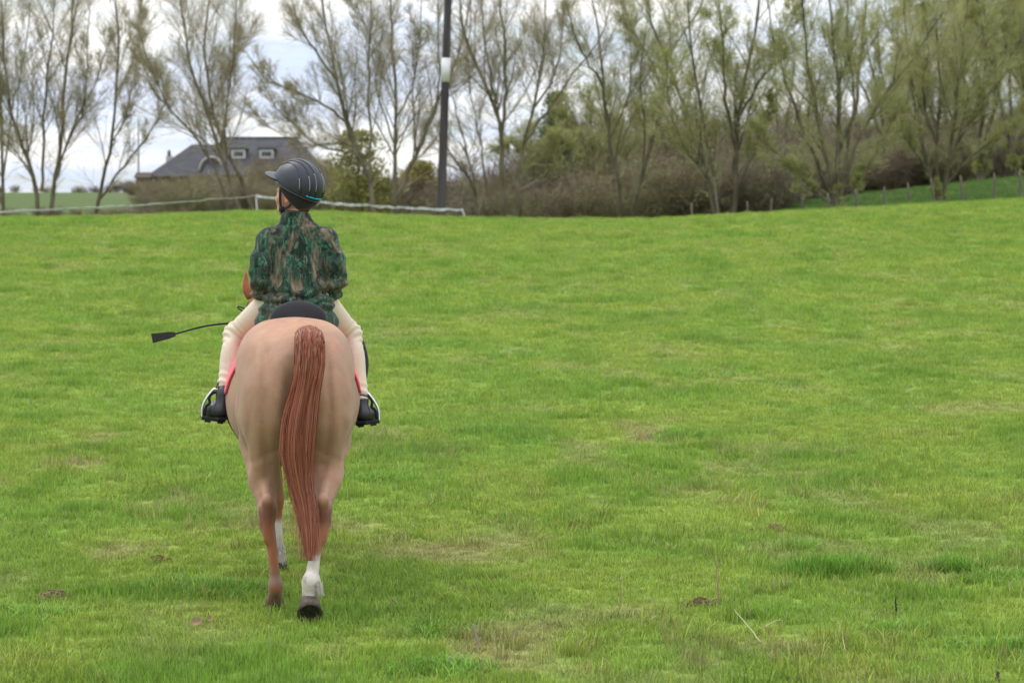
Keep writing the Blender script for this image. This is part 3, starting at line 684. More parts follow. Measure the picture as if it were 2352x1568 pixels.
def head_f(p):
    q = (p - HC) @ HM
    m = q.copy(); m[..., 0] = np.abs(m[..., 0])
    d = ell(q, (0, -.012, .030), (.071, .090, .085)); d = smin(d, ell(q, (0, .036, -.028), (.054, .056, .082)), .03)
    d = smin(d, ell(q, (0, .048, -.082), (.036, .040, .030)), .025)                       # jaw and chin
    d = smin(d, ell(m, (.034, .066, -.030), (.022, .020, .022)), .02)                     # cheeks
    d = smin(d, ell(q, (0, .082, .016), (.044, .014, .010)), .018)                         # brow
    d = smax(d, -ell(m, (.031, .092, .000), (.014, .012, .010)), .012)                     # eye sockets
    d = smin(d, ell(m, (.030, .078, -.001), (.011, .011, .010)), .003)                     # eyeballs
    d = smin(d, cone(q, A([0, .088, .002]), A([0, .106, -.028]), .007, .011), .010)
    d = smin(d, ell(m, (.010, .096, -.031), (.007, .008, .006)), .006)
    d = smin(d, ell(q, (0, .092, -.055), (.020, .008, .0055)), .006); d = smin(d, ell(q, (0, .090, -.066), (.018, .008, .006)), .005)
    ear = ell(m, (.076, -.008, -.018), (.009, .019, .029)); ear = smax(ear, -ell(m, (.086, -.005, -.017), (.008, .011, .018)), .006)
    d = smin(d, ear, .008)
    return d
def hand_f(p, s):
    w, k = WRI[s], KNU[s]; f = (k - w) / np.linalg.norm(k - w); side = A([0, 0, 1.0]); inn = A([-s * 1.0, 0, 0])
    d = cone(p, w, w * .5 + k * .5, .021, .023); d = smin(d, ell(p, w * .35 + k * .65 + A([0, 0, -.004]), (.017, .030, .032)), .015)
    for i in range(4):                                                                    # fingers curled round the rein
        ln = (.030, .034, .032, .025)[i]; b = k + side * (.024 - .016 * i) + A([s * .004, 0, 0])
        j1 = b + f * ln * .55 + inn * ln * .55; j2 = j1 + inn * ln * .5 - f * ln * .45; j3 = j2 - f * ln * .55 - inn * ln * .1
        d = smin(d, chain(p, [b - f * .015, b + f * .006, j1, j2, j3], [.0085, .0085, .0078, .0072, .0065], .003), .004)
    tb = w * .55 + k * .45 + side * .022 + inn * .008
    d = smin(d, chain(p, [tb, tb + f * .026 + side * .010 + inn * .012, tb + f * .046 + inn * .026 + side * .004], [.010, .0088, .0072], .004), .006)
    return d
def body_f(p):
    d = smin(head_f(p), cone(p, A([CU - .008, .885, 1.86]), H(0, -.025, -.045), .048, .046), .02)
    t = smin(ell(p, (CU, .885, 1.71), (.125, .085, .17)), ell(p, (CU, .875, 1.52), (.115, .09, .12)), .08); t = smin(t, cone(p, SHO[-1], SHO[1], .042, .042), .05)
    d = smin(d, t, .03)
    for s in (-1, 1):
        d = smin(d, chain(p, [SHO[s], ELB[s], WRI[s]], [.040, .032, .020], .02), .02); d = smin(d, hand_f(p, s), .008)
        d = smin(d, chain(p, [HIP[s], KNEE[s], ANK[s]], [.068, .047, .029], .03), .03); d = smin(d, chain(p, [ANK[s], HEEL[s] + A([0, .02, .022])], [.026, .022], .02), .02); d = smin(d, cone(p, HEEL[s] + A([0, .02, .022]), TOE[s] + A([0, -.01, .01]), .022, .018), .02)
    return d
M_SKIN = mat('skin', (.56, .27, .185), .5, .4, attr=True, bump=(300, .05, ONE))
V, F = net(body_f, (-.48, .72, .82), (.46, 1.30, 2.18), .0065)
q = (V - HC) @ HM; sc = np.repeat(A([[.56, .28, .195]]), len(V), 0)
earm = sstep(.066, .080, np.abs(q[:, 0])) * (q[:, 2] < .02) * (q[:, 2] > -.06); sc += (A([.62, .19, .11]) - sc) * (earm * .7)[:, None]
lip = np.exp(-((q[:, 2] + .061) / .009) ** 2) * (q[:, 1] > .088) * (np.abs(q[:, 0]) < .022); sc += (A([.45, .14, .11]) - sc) * lip[:, None]
eye = (((np.abs(q[:, 0]) - .030) / .010) ** 2 + ((q[:, 2] + .001) / .006) ** 2 < 1) & (q[:, 1] > .08); sc[eye] = (.5, .48, .45)
pup = (((np.abs(q[:, 0]) - .030) / .0045) ** 2 + ((q[:, 2] + .001) / .005) ** 2 < 1) & (q[:, 1] > .08); sc[pup] = (.03, .018, .012)
ck = np.exp(-(((np.abs(q[:, 0]) - .036) / .02) ** 2 + ((q[:, 2] + .03) / .02) ** 2)) * (q[:, 1] > .04); sc += (A([.60, .22, .15]) - sc) * (.4 * ck)[:, None]
mk('body', V - PB, F, M_SKIN, person, col=sc)
# hair
def hair_f(p):
    q = (p - HC) @ HM
    d = ell(q, (0, -.018, .030), (.0745, .092, .088)); d = smax(d, -(.105 - (q[..., 1] * -1 + .11) + .0), .006)
    d = smin(d, ell(q, (0, -.055, -.045), (.050, .040, .050)), .03)
    n = .0018 * np.sin(q[..., 0] * 420) * np.sin(q[..., 1] * 380 + q[..., 2] * 120)
    return d + n
V, F = net(hair_f, HC - .16, HC + .16, .006); mk('hair', V - PB, F, mat('brown_hair', (.085, .048, .028), .6, noise=(200, .6, 1.5, (1, 1, .3))), person)

# camouflage jacket
def camo():
    m = bpy.data.materials.new('camouflage_fleece'); m.use_nodes = True; N, L = m.node_tree.nodes, m.node_tree.links
    b = N['Principled BSDF']; b.inputs['Roughness'].default_value = .92; b.inputs['Specular IOR Level'].default_value = .15; b.inputs['Sheen Weight'].default_value = .12
    t = N.new('ShaderNodeTexCoord')
    def nz(scale, st, loc, det, dist=0.6):
        mp = N.new('ShaderNodeMapping'); mp.inputs['Scale'].default_value = st; mp.inputs['Location'].default_value = loc; L.new(t.outputs['Object'], mp.inputs[0])
        n = N.new('ShaderNodeTexNoise'); n.inputs['Scale'].default_value = scale; n.inputs['Detail'].default_value = det; n.inputs['Distortion'].default_value = dist; L.new(mp.outputs[0], n.inputs['Vector']); return n.outputs['Fac']
    def ramp(f, stops, inter='LINEAR'):
        r = N.new('ShaderNodeValToRGB'); r.color_ramp.interpolation = inter; e = r.color_ramp.elements; e[0].position, e[0].color = stops[0][0], (*stops[0][1], 1); e[1].position, e[1].color = stops[-1][0], (*stops[-1][1], 1)
        for p, c in stops[1:-1]: x = e.new(p); x.color = (*c, 1)
        L.new(f, r.inputs[0]); return r.outputs[0]
    def mixc(f, a, b2):
        x = N.new('ShaderNodeMix'); x.data_type = 'RGBA'; L.new(f, x.inputs['Factor']); L.new(a, x.inputs['A'])
        if isinstance(b2, tuple): x.inputs['B'].default_value = (*b2, 1)
        else: L.new(b2, x.inputs['B'])
        return x.outputs['Result']
    bark = ramp(nz(12, (1, 1, .36), (1, 2, 3), 6, 1.0), [(.36, (.014, .024, .018)), (.46, (.022, .045, .032)), (.52, (.075, .062, .042)), (.60, (.150, .112, .078)), (.70, (.080, .075, .055))])
    strk = ramp(nz(48, (1, 1, .25), (4, 1, 0), 5), [(.36, (.40, .44, .42)), (.62, (1.35, 1.35, 1.3))])
    mu = N.new('ShaderNodeMix'); mu.data_type = 'RGBA'; mu.blend_type = 'MULTIPLY'; mu.inputs['Factor'].default_value = 1; L.new(bark, mu.inputs['A']); L.new(strk, mu.inputs['B'])
    g1 = ramp(nz(13, (1, 1, .5), (7, 3, 9), 8, 1.3), [(.48, (0, 0, 0)), (.56, (1, 1, 1))])
    c = mixc(g1, mu.outputs['Result'], ramp(nz(46, (1, 1, .7), (0, 0, 5), 6), [(.34, (.009, .020, .015)), (.46, (.020, .042, .028)), (.56, (.030, .068, .042)), (.68, (.065, .115, .075))]))
    g2 = ramp(nz(26, (1, 1, .75), (2, 8, 1), 7, 1.8), [(.60, (0, 0, 0)), (.65, (.9, .9, .9))])
    c = mixc(g2, c, (.034, .145, .080))
    g3 = ramp(nz(40, (1.2, 1.2, .4), (9, 1, 4), 6, 1.0), [(.60, (0, 0, 0)), (.66, (.45, .45, .45))])
    c = mixc(g3, c, (.16, .19, .125))
    g4 = ramp(nz(24, (1, 1, .6), (5, 5, 5), 6, .8), [(.57, (0, 0, 0)), (.63, (.85, .85, .85))])
    c = mixc(g4, c, (.010, .013, .014))
    gn = N.new('ShaderNodeVectorMath'); gn.operation = 'SCALE'; gn.inputs['Scale'].default_value = 1.22; L.new(c, gn.inputs[0]); L.new(gn.outputs[0], b.inputs['Base Color'])
    bp = N.new('ShaderNodeBump'); bp.inputs['Strength'].default_value = .35; bp.inputs['Distance'].default_value = .004; L.new(nz(150, ONE, (0, 0, 0), 3), bp.inputs['Height']); L.new(bp.outputs[0], b.inputs['Normal'])
    return m
def jacket_f(p):
    u, w, z = p[..., 0] - CU, p[..., 1], p[..., 2]; au = np.abs(u)
    d = ell(p, (CU, .885, 1.675), (.150, .110, .205)); d = smin(d, ell(p, (CU, .880, 1.53), (.148, .130, .13)), .08)
    d = smin(d, ell(p, (CU, .87, 1.445), (.180, .150, .085)), .05)
    d = smin(d, ell(p, (CU - .004, .86, 1.355), (.216, .165, .095)), .05)
    d = smin(d, cone(p, A([CU, .885, 1.815]), SHO[-1] + A([.01, 0, .008]), .062, .048), .05); d = smin(d, cone(p, A([CU, .885, 1.815]), SHO[1] + A([-.01, 0, .008]), .062, .048), .05)
    d = smin(d, cone(p, A([CU, .885, 1.78]), A([CU - .008, .888, 1.870]), .085, .068), .05)
    for s in (-1, 1):
        a = chain(p, [SHO[s], SHO[s] * .45 + ELB[s] * .55 + A([s * .012, -.01, 0]), ELB[s] + A([0, .01, .02]), ELB[s] * .75 + WRI[s] * .25 + A([0, -.01, -.012]), WRI[s] * .9 + ELB[s] * .1], [.064, .058, .050, .048, .034], .03)
        t = z - ELB[s][2]
        a = a + .005 * np.sin(t * 75 + w * 30) * np.exp(-(t / .09) ** 2) + .003 * np.sin(z * 60 + u * 40)
        d = smin(d, a, .008 + .03 * sstep(1.68, 1.76, z))
    col = cone(p, A([CU - .008, .888, 1.84]), A([CU - .012, .892, 1.935]), .078, .073); col = smax(col, z - (1.912 - .10 * (w - .89)), .012); col = smax(col, -cone(p, A([CU - .012, .892, 1.890]), A([CU - .012, .892, 1.99]), .058, .062), .008)
    d = smin(d, col, .012)
    d = d + .005 * np.exp(-((z - 1.852) / .006) ** 2) * (au < .09)                           # collar seam
    # cloth bunched in soft rolls round the waist and hanging in long folds above
    zz = z + .018 * np.sin(u * 16 + 1.3) + .010 * np.sin(u * 37 + w * 9)
    d = d - .013 * np.exp(-((zz - 1.525) / .020) ** 2) * (1 - .6 * sstep(.02, -.14, u)) - .012 * np.exp(-((zz + .05 * u - 1.468) / .019) ** 2) - .010 * np.exp(-((zz - .06 * u - 1.425) / .015) ** 2)
    d = d + .012 * np.exp(-((zz - 1.497) / .012) ** 2) + .010 * np.exp(-((zz - 1.446) / .011) ** 2)
    d = d - .008 * np.exp(-((au - .085 + .22 * (z - 1.58)) / .022) ** 2) * np.exp(-((z - 1.61) / .07) ** 2)
    d = d + .012 * np.exp(-((au - .118 - .10 * (z - 1.58)) / .018) ** 2) * np.exp(-((z - 1.62) / .07) ** 2)
    d = d - .004 * np.sin(u * 38 + z * 14) * np.exp(-((z - 1.70) / .10) ** 2) * (au < .13)
    d = d + .006 * np.exp(-((z - 1.395 - .02 * np.sin(u * 8)) / .010) ** 2) * (au < .2)      # waistband seam
    return smax(d, 1.315 - z, .02)
V, F = net(jacket_f, (-.30, .66, 1.28), (.34, 1.20, 1.97), .0065); mk('jacket', V - PB, F, camo(), person)

# breeches and boots
M_CREAM = mat('cream_breeches', (.66, .54, .42), .85, .2, noise=(160, .92, 1.06, ONE), bump=(180, .12, ONE), sheen=.1)
def breech_f(p):
    z = p[..., 2]; d = ell(p, (CU, .89, 1.44), (.140, .11, .09))
    for s in (-1, 1):
        knee, an = KNEE[s], ANK[s]; low = an + (knee - an) * (.10 if s < 0 else -.03)
        l = chain(p, [HIP[s] + A([s * .02, .03, .0]), knee, low], [.088, .060, .041], .03)
        l = smin(l, ell(p, knee * .62 + an * .38 + A([0, -.018, 0]), (.042, .048, .09)), .04)
        t = ((p - low) @ ((knee - low) / np.linalg.norm(knee - low)))
        l = l - .0045 * np.sin(t * 150 + p[..., 0] * 40) * np.exp(-(t / .075) ** 2)
        k2 = ((p - knee) ** 2).sum(-1); l = l - .0055 * np.sin((p[..., 2] - p[..., 0] * s * .8) * 150 + 2 * np.sin(p[..., 1] * 40)) * np.exp(-k2 / .008)
        l = smax(l, -(t + .004), .006); d = smin(d, l, .03)
    return d
V, F = net(breech_f, (-.48, .70, .88), (.46, 1.26, 1.58), .0065); mk('breeches', V - PB, F, M_CREAM, person)
M_BOOT = mat('boot_leather', (.020, .019, .021), .38, .45, noise=(30, .7, 1.6, ONE), bump=(70, .12, ONE))
for s in (-1, 1):
    an, he, to = ANK[s], HEEL[s], TOE[s]
    def boot_f(p):
        d = chain(p, [an + (KNEE[s] - an) * (.12 if s < 0 else .02), an, he + A([0, .015, .012])], [.034, .036, .036], .02)
        d = smin(d, chain(p, [he + A([0, .01, .0]), he * .45 + to * .55 + A([0, 0, .008]), to], [.036, .041, .032], .02), .02)
        sole = min(he[2], to[2]) - .026
        return smax(d, sole - p[..., 2] + (p[..., 1] - he[1]) * (he[2] - to[2]) * -3.0, .006)
    V, F = net(boot_f, np.minimum(np.minimum(an, he), to) - .09, np.maximum(np.maximum(an, he), to) + A([.09, .09, .16]), .006)
    bo = mk('boot', V - PB, F, M_BOOT, person)
    c, f = box(((he + to) / 2 + A([0, -.005, -.030])), (.064, np.linalg.norm((to - he)[:2]) + .07, .012), -math.atan2(to[0] - he[0], to[1] - he[1])); mk('boot_sole', c - PB, f, M_RUBBER, bo, smooth=False)

# helmet
ht = math.radians(15); HT = HM @ np.array(Matrix.Rotation(ht, 3, 'X'))      # tipped back on the head
HO = H(0, -.018, .046)
HA, HB, HCz = .117, .139, .137
def hpt(az, ph, k=1.0, add=0.0):
    """helmet surface point; az from the right, counter-clockwise seen from above; ph from the crown"""
    az, ph = np.broadcast_arrays(np.asarray(az, float), np.asarray(ph, float))
    q = np.stack([(HA * k + add) * np.sin(ph) * np.cos(az), (HB * k + add) * np.sin(ph) * np.sin(az), (HCz * k + add) * np.cos(ph)], -1)
    return q @ HT.T + HO
def rim(az): return np.radians(97 - 9 * np.sin(az) )         # lower at the back
az = np.linspace(0, 2 * math.pi, 73)[:-1]; tt = np.linspace(.004, 1, 30)
AZ, TT = np.meshgrid(az, tt); PH = TT * rim(AZ)
dimp = np.zeros_like(AZ)
RIBS = []
for sg in (-1, 1):
    for (x0, x1) in ((.012, .030), (.030, .062), (.044, .096)):
        t = np.linspace(0, 1, 24)
        # ribs run from the front of the crown over the back of the shell, fanning outwards
        xx = sg * (x0 + (x1 - x0) * np.sin(t * math.pi * .62)); a0 = np.radians(62 - 160 * t) if x1 < .05 else np.radians(52 - 150 * t)
        yy = HB * np.sin(a0) * np.sqrt(np.maximum(0, 1 - (xx / HA) ** 2)); zz = HCz * np.cos(a0) * np.sqrt(np.maximum(0, 1 - (xx / HA) ** 2))
        RIBS.append(np.stack([xx, yy, zz], -1))
M_SHELL = mat('helmet_shell', (.019, .020, .030), .42, .45, noise=(400, .8, 1.25, ONE), bump=(500, .12, ONE))
M_TRIM = mat('helmet_gloss_trim', (.012, .012, .014), .18, .6)
helmet_off = PB
def shell(k, name, m, parent, phf=rim, azs=None, top=.004):
    azs = az if azs is None else azs; closed = len(azs) == 72
    a, t = np.meshgrid(azs, np.linspace(top, 1, 30)); P = hpt(a, t * phf(a), k); Q = hpt(a, t * phf(a), k - .07)
    n, mm = P.shape[:2]; V = np.concatenate([P.reshape(-1, 3), Q.reshape(-1, 3)]); i = np.arange(n * mm).reshape(n, mm); j = np.roll(i, -1, 1); kk = n * mm
    F = np.stack([i[:-1], i[1:], j[1:], j[:-1]], -1)
    F2 = F[:, ::-1] if False else F[..., ::-1] + kk
    R_ = np.stack([i[-1], i[-1] + kk, j[-1] + kk, j[-1]], -1)
    V = np.concatenate([V, hpt(A([0.]), A([0.]), k), hpt(A([0.]), A([0.]), k - .07)])
    tr = np.stack([np.full(mm, 2 * kk), i[0], j[0]], -1); tr2 = np.stack([np.full(mm, 2 * kk + 1), j[0] + kk, i[0] + kk], -1)
    return mk(name, V - PB, [np.concatenate([F.reshape(-1, 4), F2.reshape(-1, 4), R_]), np.concatenate([tr, tr2])], m, parent)
helmet = shell(1.0, 'helmet', M_SHELL, person)
for rb in RIBS:
    P = rb @ HT.T + HO; V, F = tubes(P + (P - HO) * .004, np.full(24, .0042), 6); mk('rib', V - PB, F, M_TRIM, helmet)
M_VENT = mat('vent_grey', (.20, .20, .22), .35, .5)
for i, rb in enumerate(RIBS):
    sgn = 1 if rb[12, 0] > 0 else -1
    P = (rb[15:22] + A([-sgn * .0, 0, 0]) + norm(np.cross(np.gradient(rb[15:22], axis=0), rb[15:22])) * .0065 * 1) @ HT.T + HO
    V, F = tubes(P + (P - HO) * .006, np.full(7, .0028), 6); mk('vent_slot', V - PB, F, M_VENT, helmet)
# rim band, back retainer, peak, coloured flash, straps
a = np.linspace(0, 2 * math.pi, 73); V, F = tubes(hpt(a, rim(a), 1.0, .001), np.full(73, .0045), 8); mk('rim', V - PB, F, M_TRIM, helmet)
ab = np.radians(np.linspace(166, 374, 40))
drop = np.radians(8 + 36 * np.sin((np.degrees(ab) - 166) / 208 * math.pi) ** .8)
g = np.linspace(0, 1, 8)[:, None]; ph = rim(ab)[None] - .03 + g * drop[None]
P = hpt(ab[None] + 0 * ph, ph, .965 , 0) + 0; Q = hpt(ab[None] + 0 * ph, ph, .87, 0)
V, F = sheet(P, Q); mk('retainer', V - PB, F, M_FABRIC, helmet)
ap = np.radians(np.linspace(28, 152, 34)); g = np.linspace(0, 1, 9)[:, None]
ext = .062 * np.sin((np.degrees(ap) - 28) / 124 * math.pi) ** .75
def peak(dz):
    q0 = hpt(ap, rim(ap) - .10, .985); out = (np.stack([np.cos(ap) * .75, np.sin(ap), 0 * ap - .10], -1)); out = norm(out) @ HT.T
    dn = HT @ A([0, 0, 1.0])
    return q0[None] + out[None] * (ext[None] * g)[..., None] + dn * (dz - .006 * (g ** 2)[..., None])
V, F = sheet(peak(.004), peak(-.003)); mk('peak', V - PB, F[:, ::-1], M_SHELL, helmet)
M_TEAL = mat('turquoise_flash', (.0, .36, .58), .35, .5)
af = np.radians(np.linspace(232, 290, 24)); V, F = sheet(hpt(af[None] + 0 * np.zeros((3, 1)), rim(af)[None] - np.radians(A([[8.6], [7.2], [5.8]])), 1.0, .0035), hpt(af[None] + np.zeros((3, 1)), rim(af)[None] - np.radians(A([[8.6], [7.2], [5.8]])), .98)); mk('flash', V - PB, F, M_TEAL, helmet)
for s in (-1, 1):
    strap([H(s * .080, .035, .035), H(s * .074, .036, -.03), H(s * .056, .034, -.085), H(s * .02, .050, -.116), H(0, .052, -.118)], .014, .004, 'chin_strap', M_FABRIC, helmet, HM @ A([0, 1, .0]), off=PB)
    strap([H(s * .075, -.060, .0), H(s * .071, -.025, -.056), H(s * .060, .026, -.080)], .014, .004, 'chin_strap', M_FABRIC, helmet, HM @ A([0, .5, .8]), off=PB)
    V, F = box(H(s * .062, .030, -.078), (.014, .022, .026), hy); mk('strap_slider', V - PB, F, M_RUBBER, helmet)

# ------------------------------------------------------------------ whip and bridle
def w2l(p):
    q = A(p) - O_H; return A([q @ RV, q @ FV, q[2]])
hand = KNU[-1] + A([.012, .005, .0])
WB = hand.copy()
whip = thing('riding_whip', tuple(WB), 'short black riding whip with flat leather tip pointing out to the left', 'whip')
tip, p2, p1 = w2l(at(398, 768, 11.25)), w2l(at(470, 749, 11.25)), w2l(at(550, 737, 11.25))
P = spline([hand + A([.03, .0, .005]), hand, p1, p2, tip], 36); V, F = tubes(P, np.interp(np.linspace(0, 1, 36), [0, .2, .3, 1], [.0095, .0095, .006, .0045]), 8)
mk('shaft', V - WB, F, M_RUBBER, whip)
e = w2l(at(349, 777, 11.25)); ax_ = norm(e - tip); upv = np.cross(ax_, [0, 1, 0]); upv /= np.linalg.norm(upv)
t = np.linspace(0, 1, 10)[:, None]; hwid = np.interp(t[:, 0], [0, .15, .35, 1], [.010, .016, .019, .026])
G = (tip - ax_ * .012 + (e - tip + ax_ * .012) * t)[:, None] + upv * (hwid[:, None] * A([-1, 1])[None])[..., None]
V, F = sheet(G + A([0, .004, 0]), G - A([0, .004, 0])); mk('leather_tip', V - WB, F, M_BLACK, whip, smooth=False)
lp = [w2l(at(x, y, 11.27)) for x, y in ((580, 724), (560, 716), (547, 707), (549, 704), (562, 709), (576, 720), (588, 727))]
V, F = tubes(spline(lp, 36), np.full(36, .0045), 6); mk('wrist_loop', V - WB, F, M_BLACK, whip)

BB = MUZ.copy(); bridle = thing('bridle', tuple(BB), 'brown leather bridle and reins on the horse, mostly hidden in front of the child', 'bridle')
M_BROWN = mat('bridle_leather', (.06, .028, .014), .5, .4)
def hring(t, r, up=0.0, n=28):
    a = np.linspace(0, 2 * math.pi, n); c = HEAD0 + hd * t
    pts = []
    for x in a:
        dr = hside * math.cos(x) + hup * math.sin(x) + hd * up * math.sin(x); dr /= np.linalg.norm(dr); lo, hi = .0, .25
        for _ in range(18):
            m_ = (lo + hi) / 2
            if horse_f((c + dr * m_)[None])[0] < 0: lo = m_
            else: hi = m_
        pts.append(c + dr * (hi + .004))
    return pts
strap(hring(.27, .07), .022, .005, 'noseband', M_BROWN, bridle, hd, 40, off=BB)
strap(hring(.02, .09), .018, .005, 'headpiece', M_BROWN, bridle, hd, 40, off=BB)
for s in (-1, 1):
    bit = MUZ + hside * s * .055 - hd * .03
    strap([HEAD0 + hside * s * .098 + hd * .03, HEAD0 + hside * s * .098 + hd * .15, HEAD0 + hside * s * .078 + hd * .27, bit], .015, .004, 'cheekpiece', M_BROWN, bridle, hup, off=BB)
    a = np.linspace(0, 2 * math.pi, 21); V, F = tubes(bit + np.outer(np.cos(a), hd) * .028 + np.outer(np.sin(a), hup) * .028, np.full(21, .003), 6); mk('bit_ring', V - BB, F, M_STEEL, bridle)
    strap([bit, bit * .55 + KNU[s] * .45 + A([s * .03 - .02, 0, -.05]), KNU[s] + A([0, .03, -.02]), KNU[s] + A([-s * .015, .01, 0])], .015, .003, 'rein', M_BROWN, bridle, (0, 0, 1), off=BB)
# ------------------------------------------------------------------ trees
def grow(P, R, n, rng, lr, ang, up, t0, K, rr, wob=.06, t1=1.0):
    """n children on each curve: P (M,K0,3), R (M,K0) -> children (M*n,K,3), (M*n,K)"""
    M, K0 = P.shape[:2]; N = M * n; pi = np.repeat(np.arange(M), n)
    t = rng.uniform(t0, t1, N); f = t * (K0 - 1); i = np.minimum(f.astype(int), K0 - 2); g = (f - i)[:, None]
    p0 = P[pi, i] * (1 - g) + P[pi, i + 1] * g; tan = norm(P[pi, i + 1] - P[pi, i]); r = R[pi, i] * (1 - g[:, 0]) + R[pi, i + 1] * g[:, 0]
    L = np.linalg.norm(P[:, 1:] - P[:, :-1], axis=-1).sum(1)[pi]
    v = rng.normal(size=(N, 3)); v -= tan * (v * tan).sum(-1, keepdims=True); v = norm(v)
    a = np.radians(rng.uniform(ang[0], ang[1], N))[:, None]; d = norm(tan * np.cos(a) + v * np.sin(a) + np.array([0, 0, up]))
    ln = (L * rng.uniform(lr[0], lr[1], N) * (1.15 - .6 * t))[:, None, None]; s = np.linspace(0, 1, K)[None, :, None]
    side = norm(np.cross(d, rng.normal(size=(N, 3))))
    Q = p0[:, None] + d[:, None] * ln * s + np.array([0, 0, 1.0]) * (up * .35) * ln * s ** 2 + side[:, None] * ln * wob * np.sin(s * 3.0 + rng.uniform(0, 6, (N, 1, 1)))
    Q += p0[:, None] - Q[:, :1]
    rad = np.minimum(r * rr, r * .8)[:, None] * np.linspace(1, .35, K)[None]
    return Q, rad
def leaves(P, n, rng, size):
    """small pointed leaf faces scattered along twigs"""
    M, K = P.shape[:2]; m = rng.integers(0, M, n); k = rng.uniform(.3, 1, n) * (K - 1); i = np.minimum(k.astype(int), K - 2); g = (k - i)[:, None]
    c = P[m, i] * (1 - g) + P[m, i + 1] * g + rng.normal(0, .015, (n, 3)); a = norm(rng.normal(size=(n, 3)) + [0, 0, .3]); b = norm(np.cross(a, rng.normal(size=(n, 3))))
    s = size * rng.uniform(.6, 1.4, (n, 1)); V = np.stack([c, c + a * s * .5 + b * s * .22, c + a * s, c + a * s * .5 - b * s * .22], 1).reshape(-1, 3)
    return V, np.arange(4 * n).reshape(n, 4)
M_BARK = [mat('willow_bark_pale', (.155, .135, .085), .9, .1, noise=(3.5, .55, 1.35, (1, 1, .4)), bump=(14, .6, (1, 1, .25))),
          mat('willow_bark_dark', (.125, .112, .072), .9, .1, noise=(3.5, .5, 1.4, (1, 1, .4)), bump=(14, .6, (1, 1, .25)))]
M_TWIG = [mat('twig_grey_brown', (.38, .335, .225), .9, .1), mat('twig_olive', (.37, .36, .18), .9, .1), mat('twig_brown', (.20, .152, .11), .9, .1), mat('bramble_olive', (.235, .21, .115), .9, .1), mat('bramble_grey', (.20, .165, .125), .9, .1)]
M_LEAF = [mat('young_leaf', (.34, .38, .12), .7, .2, transl=.4), mat('willow_leaf', (.35, .375, .115), .7, .2, transl=.4)]
def tree(name, label, d, stems, seed, bark=0, twig=0, leaf=0, nl=2500, dens=1.0, lean=1.0, group=None, leafsize=.055, origin=None, thin=.80):
    rng = np.random.default_rng(seed); sc = F_V / d; P, R = [], []
    for pts, w in stems:
        q = []
        amp = rng.uniform(-2.0, 2.0) * lean; y_lo = max(p[1] for p in pts)
        for k, (vx, vy) in enumerate(pts):
            h = max(0, (500 - vy)) / 500
            dd = d + amp * h ** 1.2
            q.append(at(vx, vy, dd))
        q = np.array(q)
        if pts[0][1] >= 478: g = gz(q[0, 0], q[0, 1]) - .1; q[0, 2] = min(q[0, 2], g) if q[0, 2] > g else q[0, 2]
        c = spline(q, 14); c[1:] += rng.normal(0, .022, (13, 3)); P.append(c)
        R.append(w / 2 / sc * (1 - .72 * np.linspace(0, 1, 14)) * rng.uniform(.92, 1.08, 14))
    P, R = np.array(P), np.array(R)
    bx = P[0, 0] if origin is None else np.array(origin); base = np.array([bx[0], bx[1], float(gz(bx[0], bx[1]))])
    root = empty(name, base); tag(root, label, 'tree', group)
    n = lambda k: max(2, int(round(k * dens)))
    A1, r1 = grow(P, R, n(16), rng, (.14, .36), (18, 48), .20, .22, 6, .42)
    A1b, r1b = grow(P, R, n(26), rng, (.04, .13), (30, 75), .15, .12, 4, .16)
    A2, r2 = grow(A1, r1, n(12), rng, (.28, .62), (20, 55), .20, .15, 4, .5)
    r2 = np.clip(r2, .0045, .012)
    A3, r3 = grow(A2, r2, n(11), rng, (.35, .85), (18, 60), .15, .10, 2, .55); A3b, r3b = grow(A1b, r1b, n(9), rng, (.3, .8), (20, 60), .1, .15, 3, .6)
    r3 = np.clip(r3, .0032, .0052); r3b = np.clip(r3b, .0032, .0052)
    mb = MB(); mb.add(*tubes(P, R * thin, 8, cap=False)); mb.add(*tubes(A1, np.maximum(r1 * thin, .007), 4, cap=False)); mb.build('trunk', M_BARK[bark], root, off=base)
    mb = MB(); mb.add(*tubes(A1b, np.maximum(r1b, .005), 3, cap=False)); mb.add(*tubes(A2, r2, 3, cap=False)); mb.add(*ribbons(A3, r3)); mb.add(*ribbons(A3b, r3b))
    cr = mb.build('crown', M_TWIG[twig], root, off=base)
    if nl:
        V, F = leaves(A3, nl, rng, leafsize); mk('foliage', V - base, F, M_LEAF[leaf], cr)
    return root
G_T = 'bare willows along the far edge of the field'
tree('willow_tree', 'bare willow cut by the left edge of the picture', 72, [([(8, 500), (5, 400), (3, 250), (-10, 100), (-20, -80)], 11), ([(5, 470), (-30, 330), (-60, 150), (-90, -50)], 9), ([(6, 420), (30, 250), (60, 100), (80, -60)], 6)], 1, group=G_T, nl=1800)
tree('willow_tree', 'pale greenish willow of many upright stems, second from the left edge', 72, [([(92, 505), (78, 420), (50, 330), (22, 240), (10, 120), (0, -20)], 14), ([(95, 440), (100, 350), (105, 200), (120, 80), (130, -80)], 10), ([(112, 505), (125, 420), (140, 330), (150, 180), (165, 60), (170, -80)], 14), ([(125, 420), (165, 300), (215, 200), (250, 100)], 7), ([(120, 430), (145, 360), (190, 250), (200, 150), (208, -20)], 7), ([(85, 430), (40, 350), (0, 290), (-30, 200)], 5)], 2, group=G_T, nl=9000, leafsize=.05)
tree('willow_tree', 'slender forked willow just left of the farmhouse roof', 74, [([(212, 485), (235, 420), (255, 340), (265, 230), (272, 100), (265, 0), (260, -90)], 11), ([(222, 465), (260, 415), (310, 350), (360, 280), (390, 200)], 8), ([(255, 340), (290, 260), (310, 160)], 5), ([(262, 240), (300, 150), (325, 40)], 5)], 3, group=G_T, nl=1600, dens=.95)
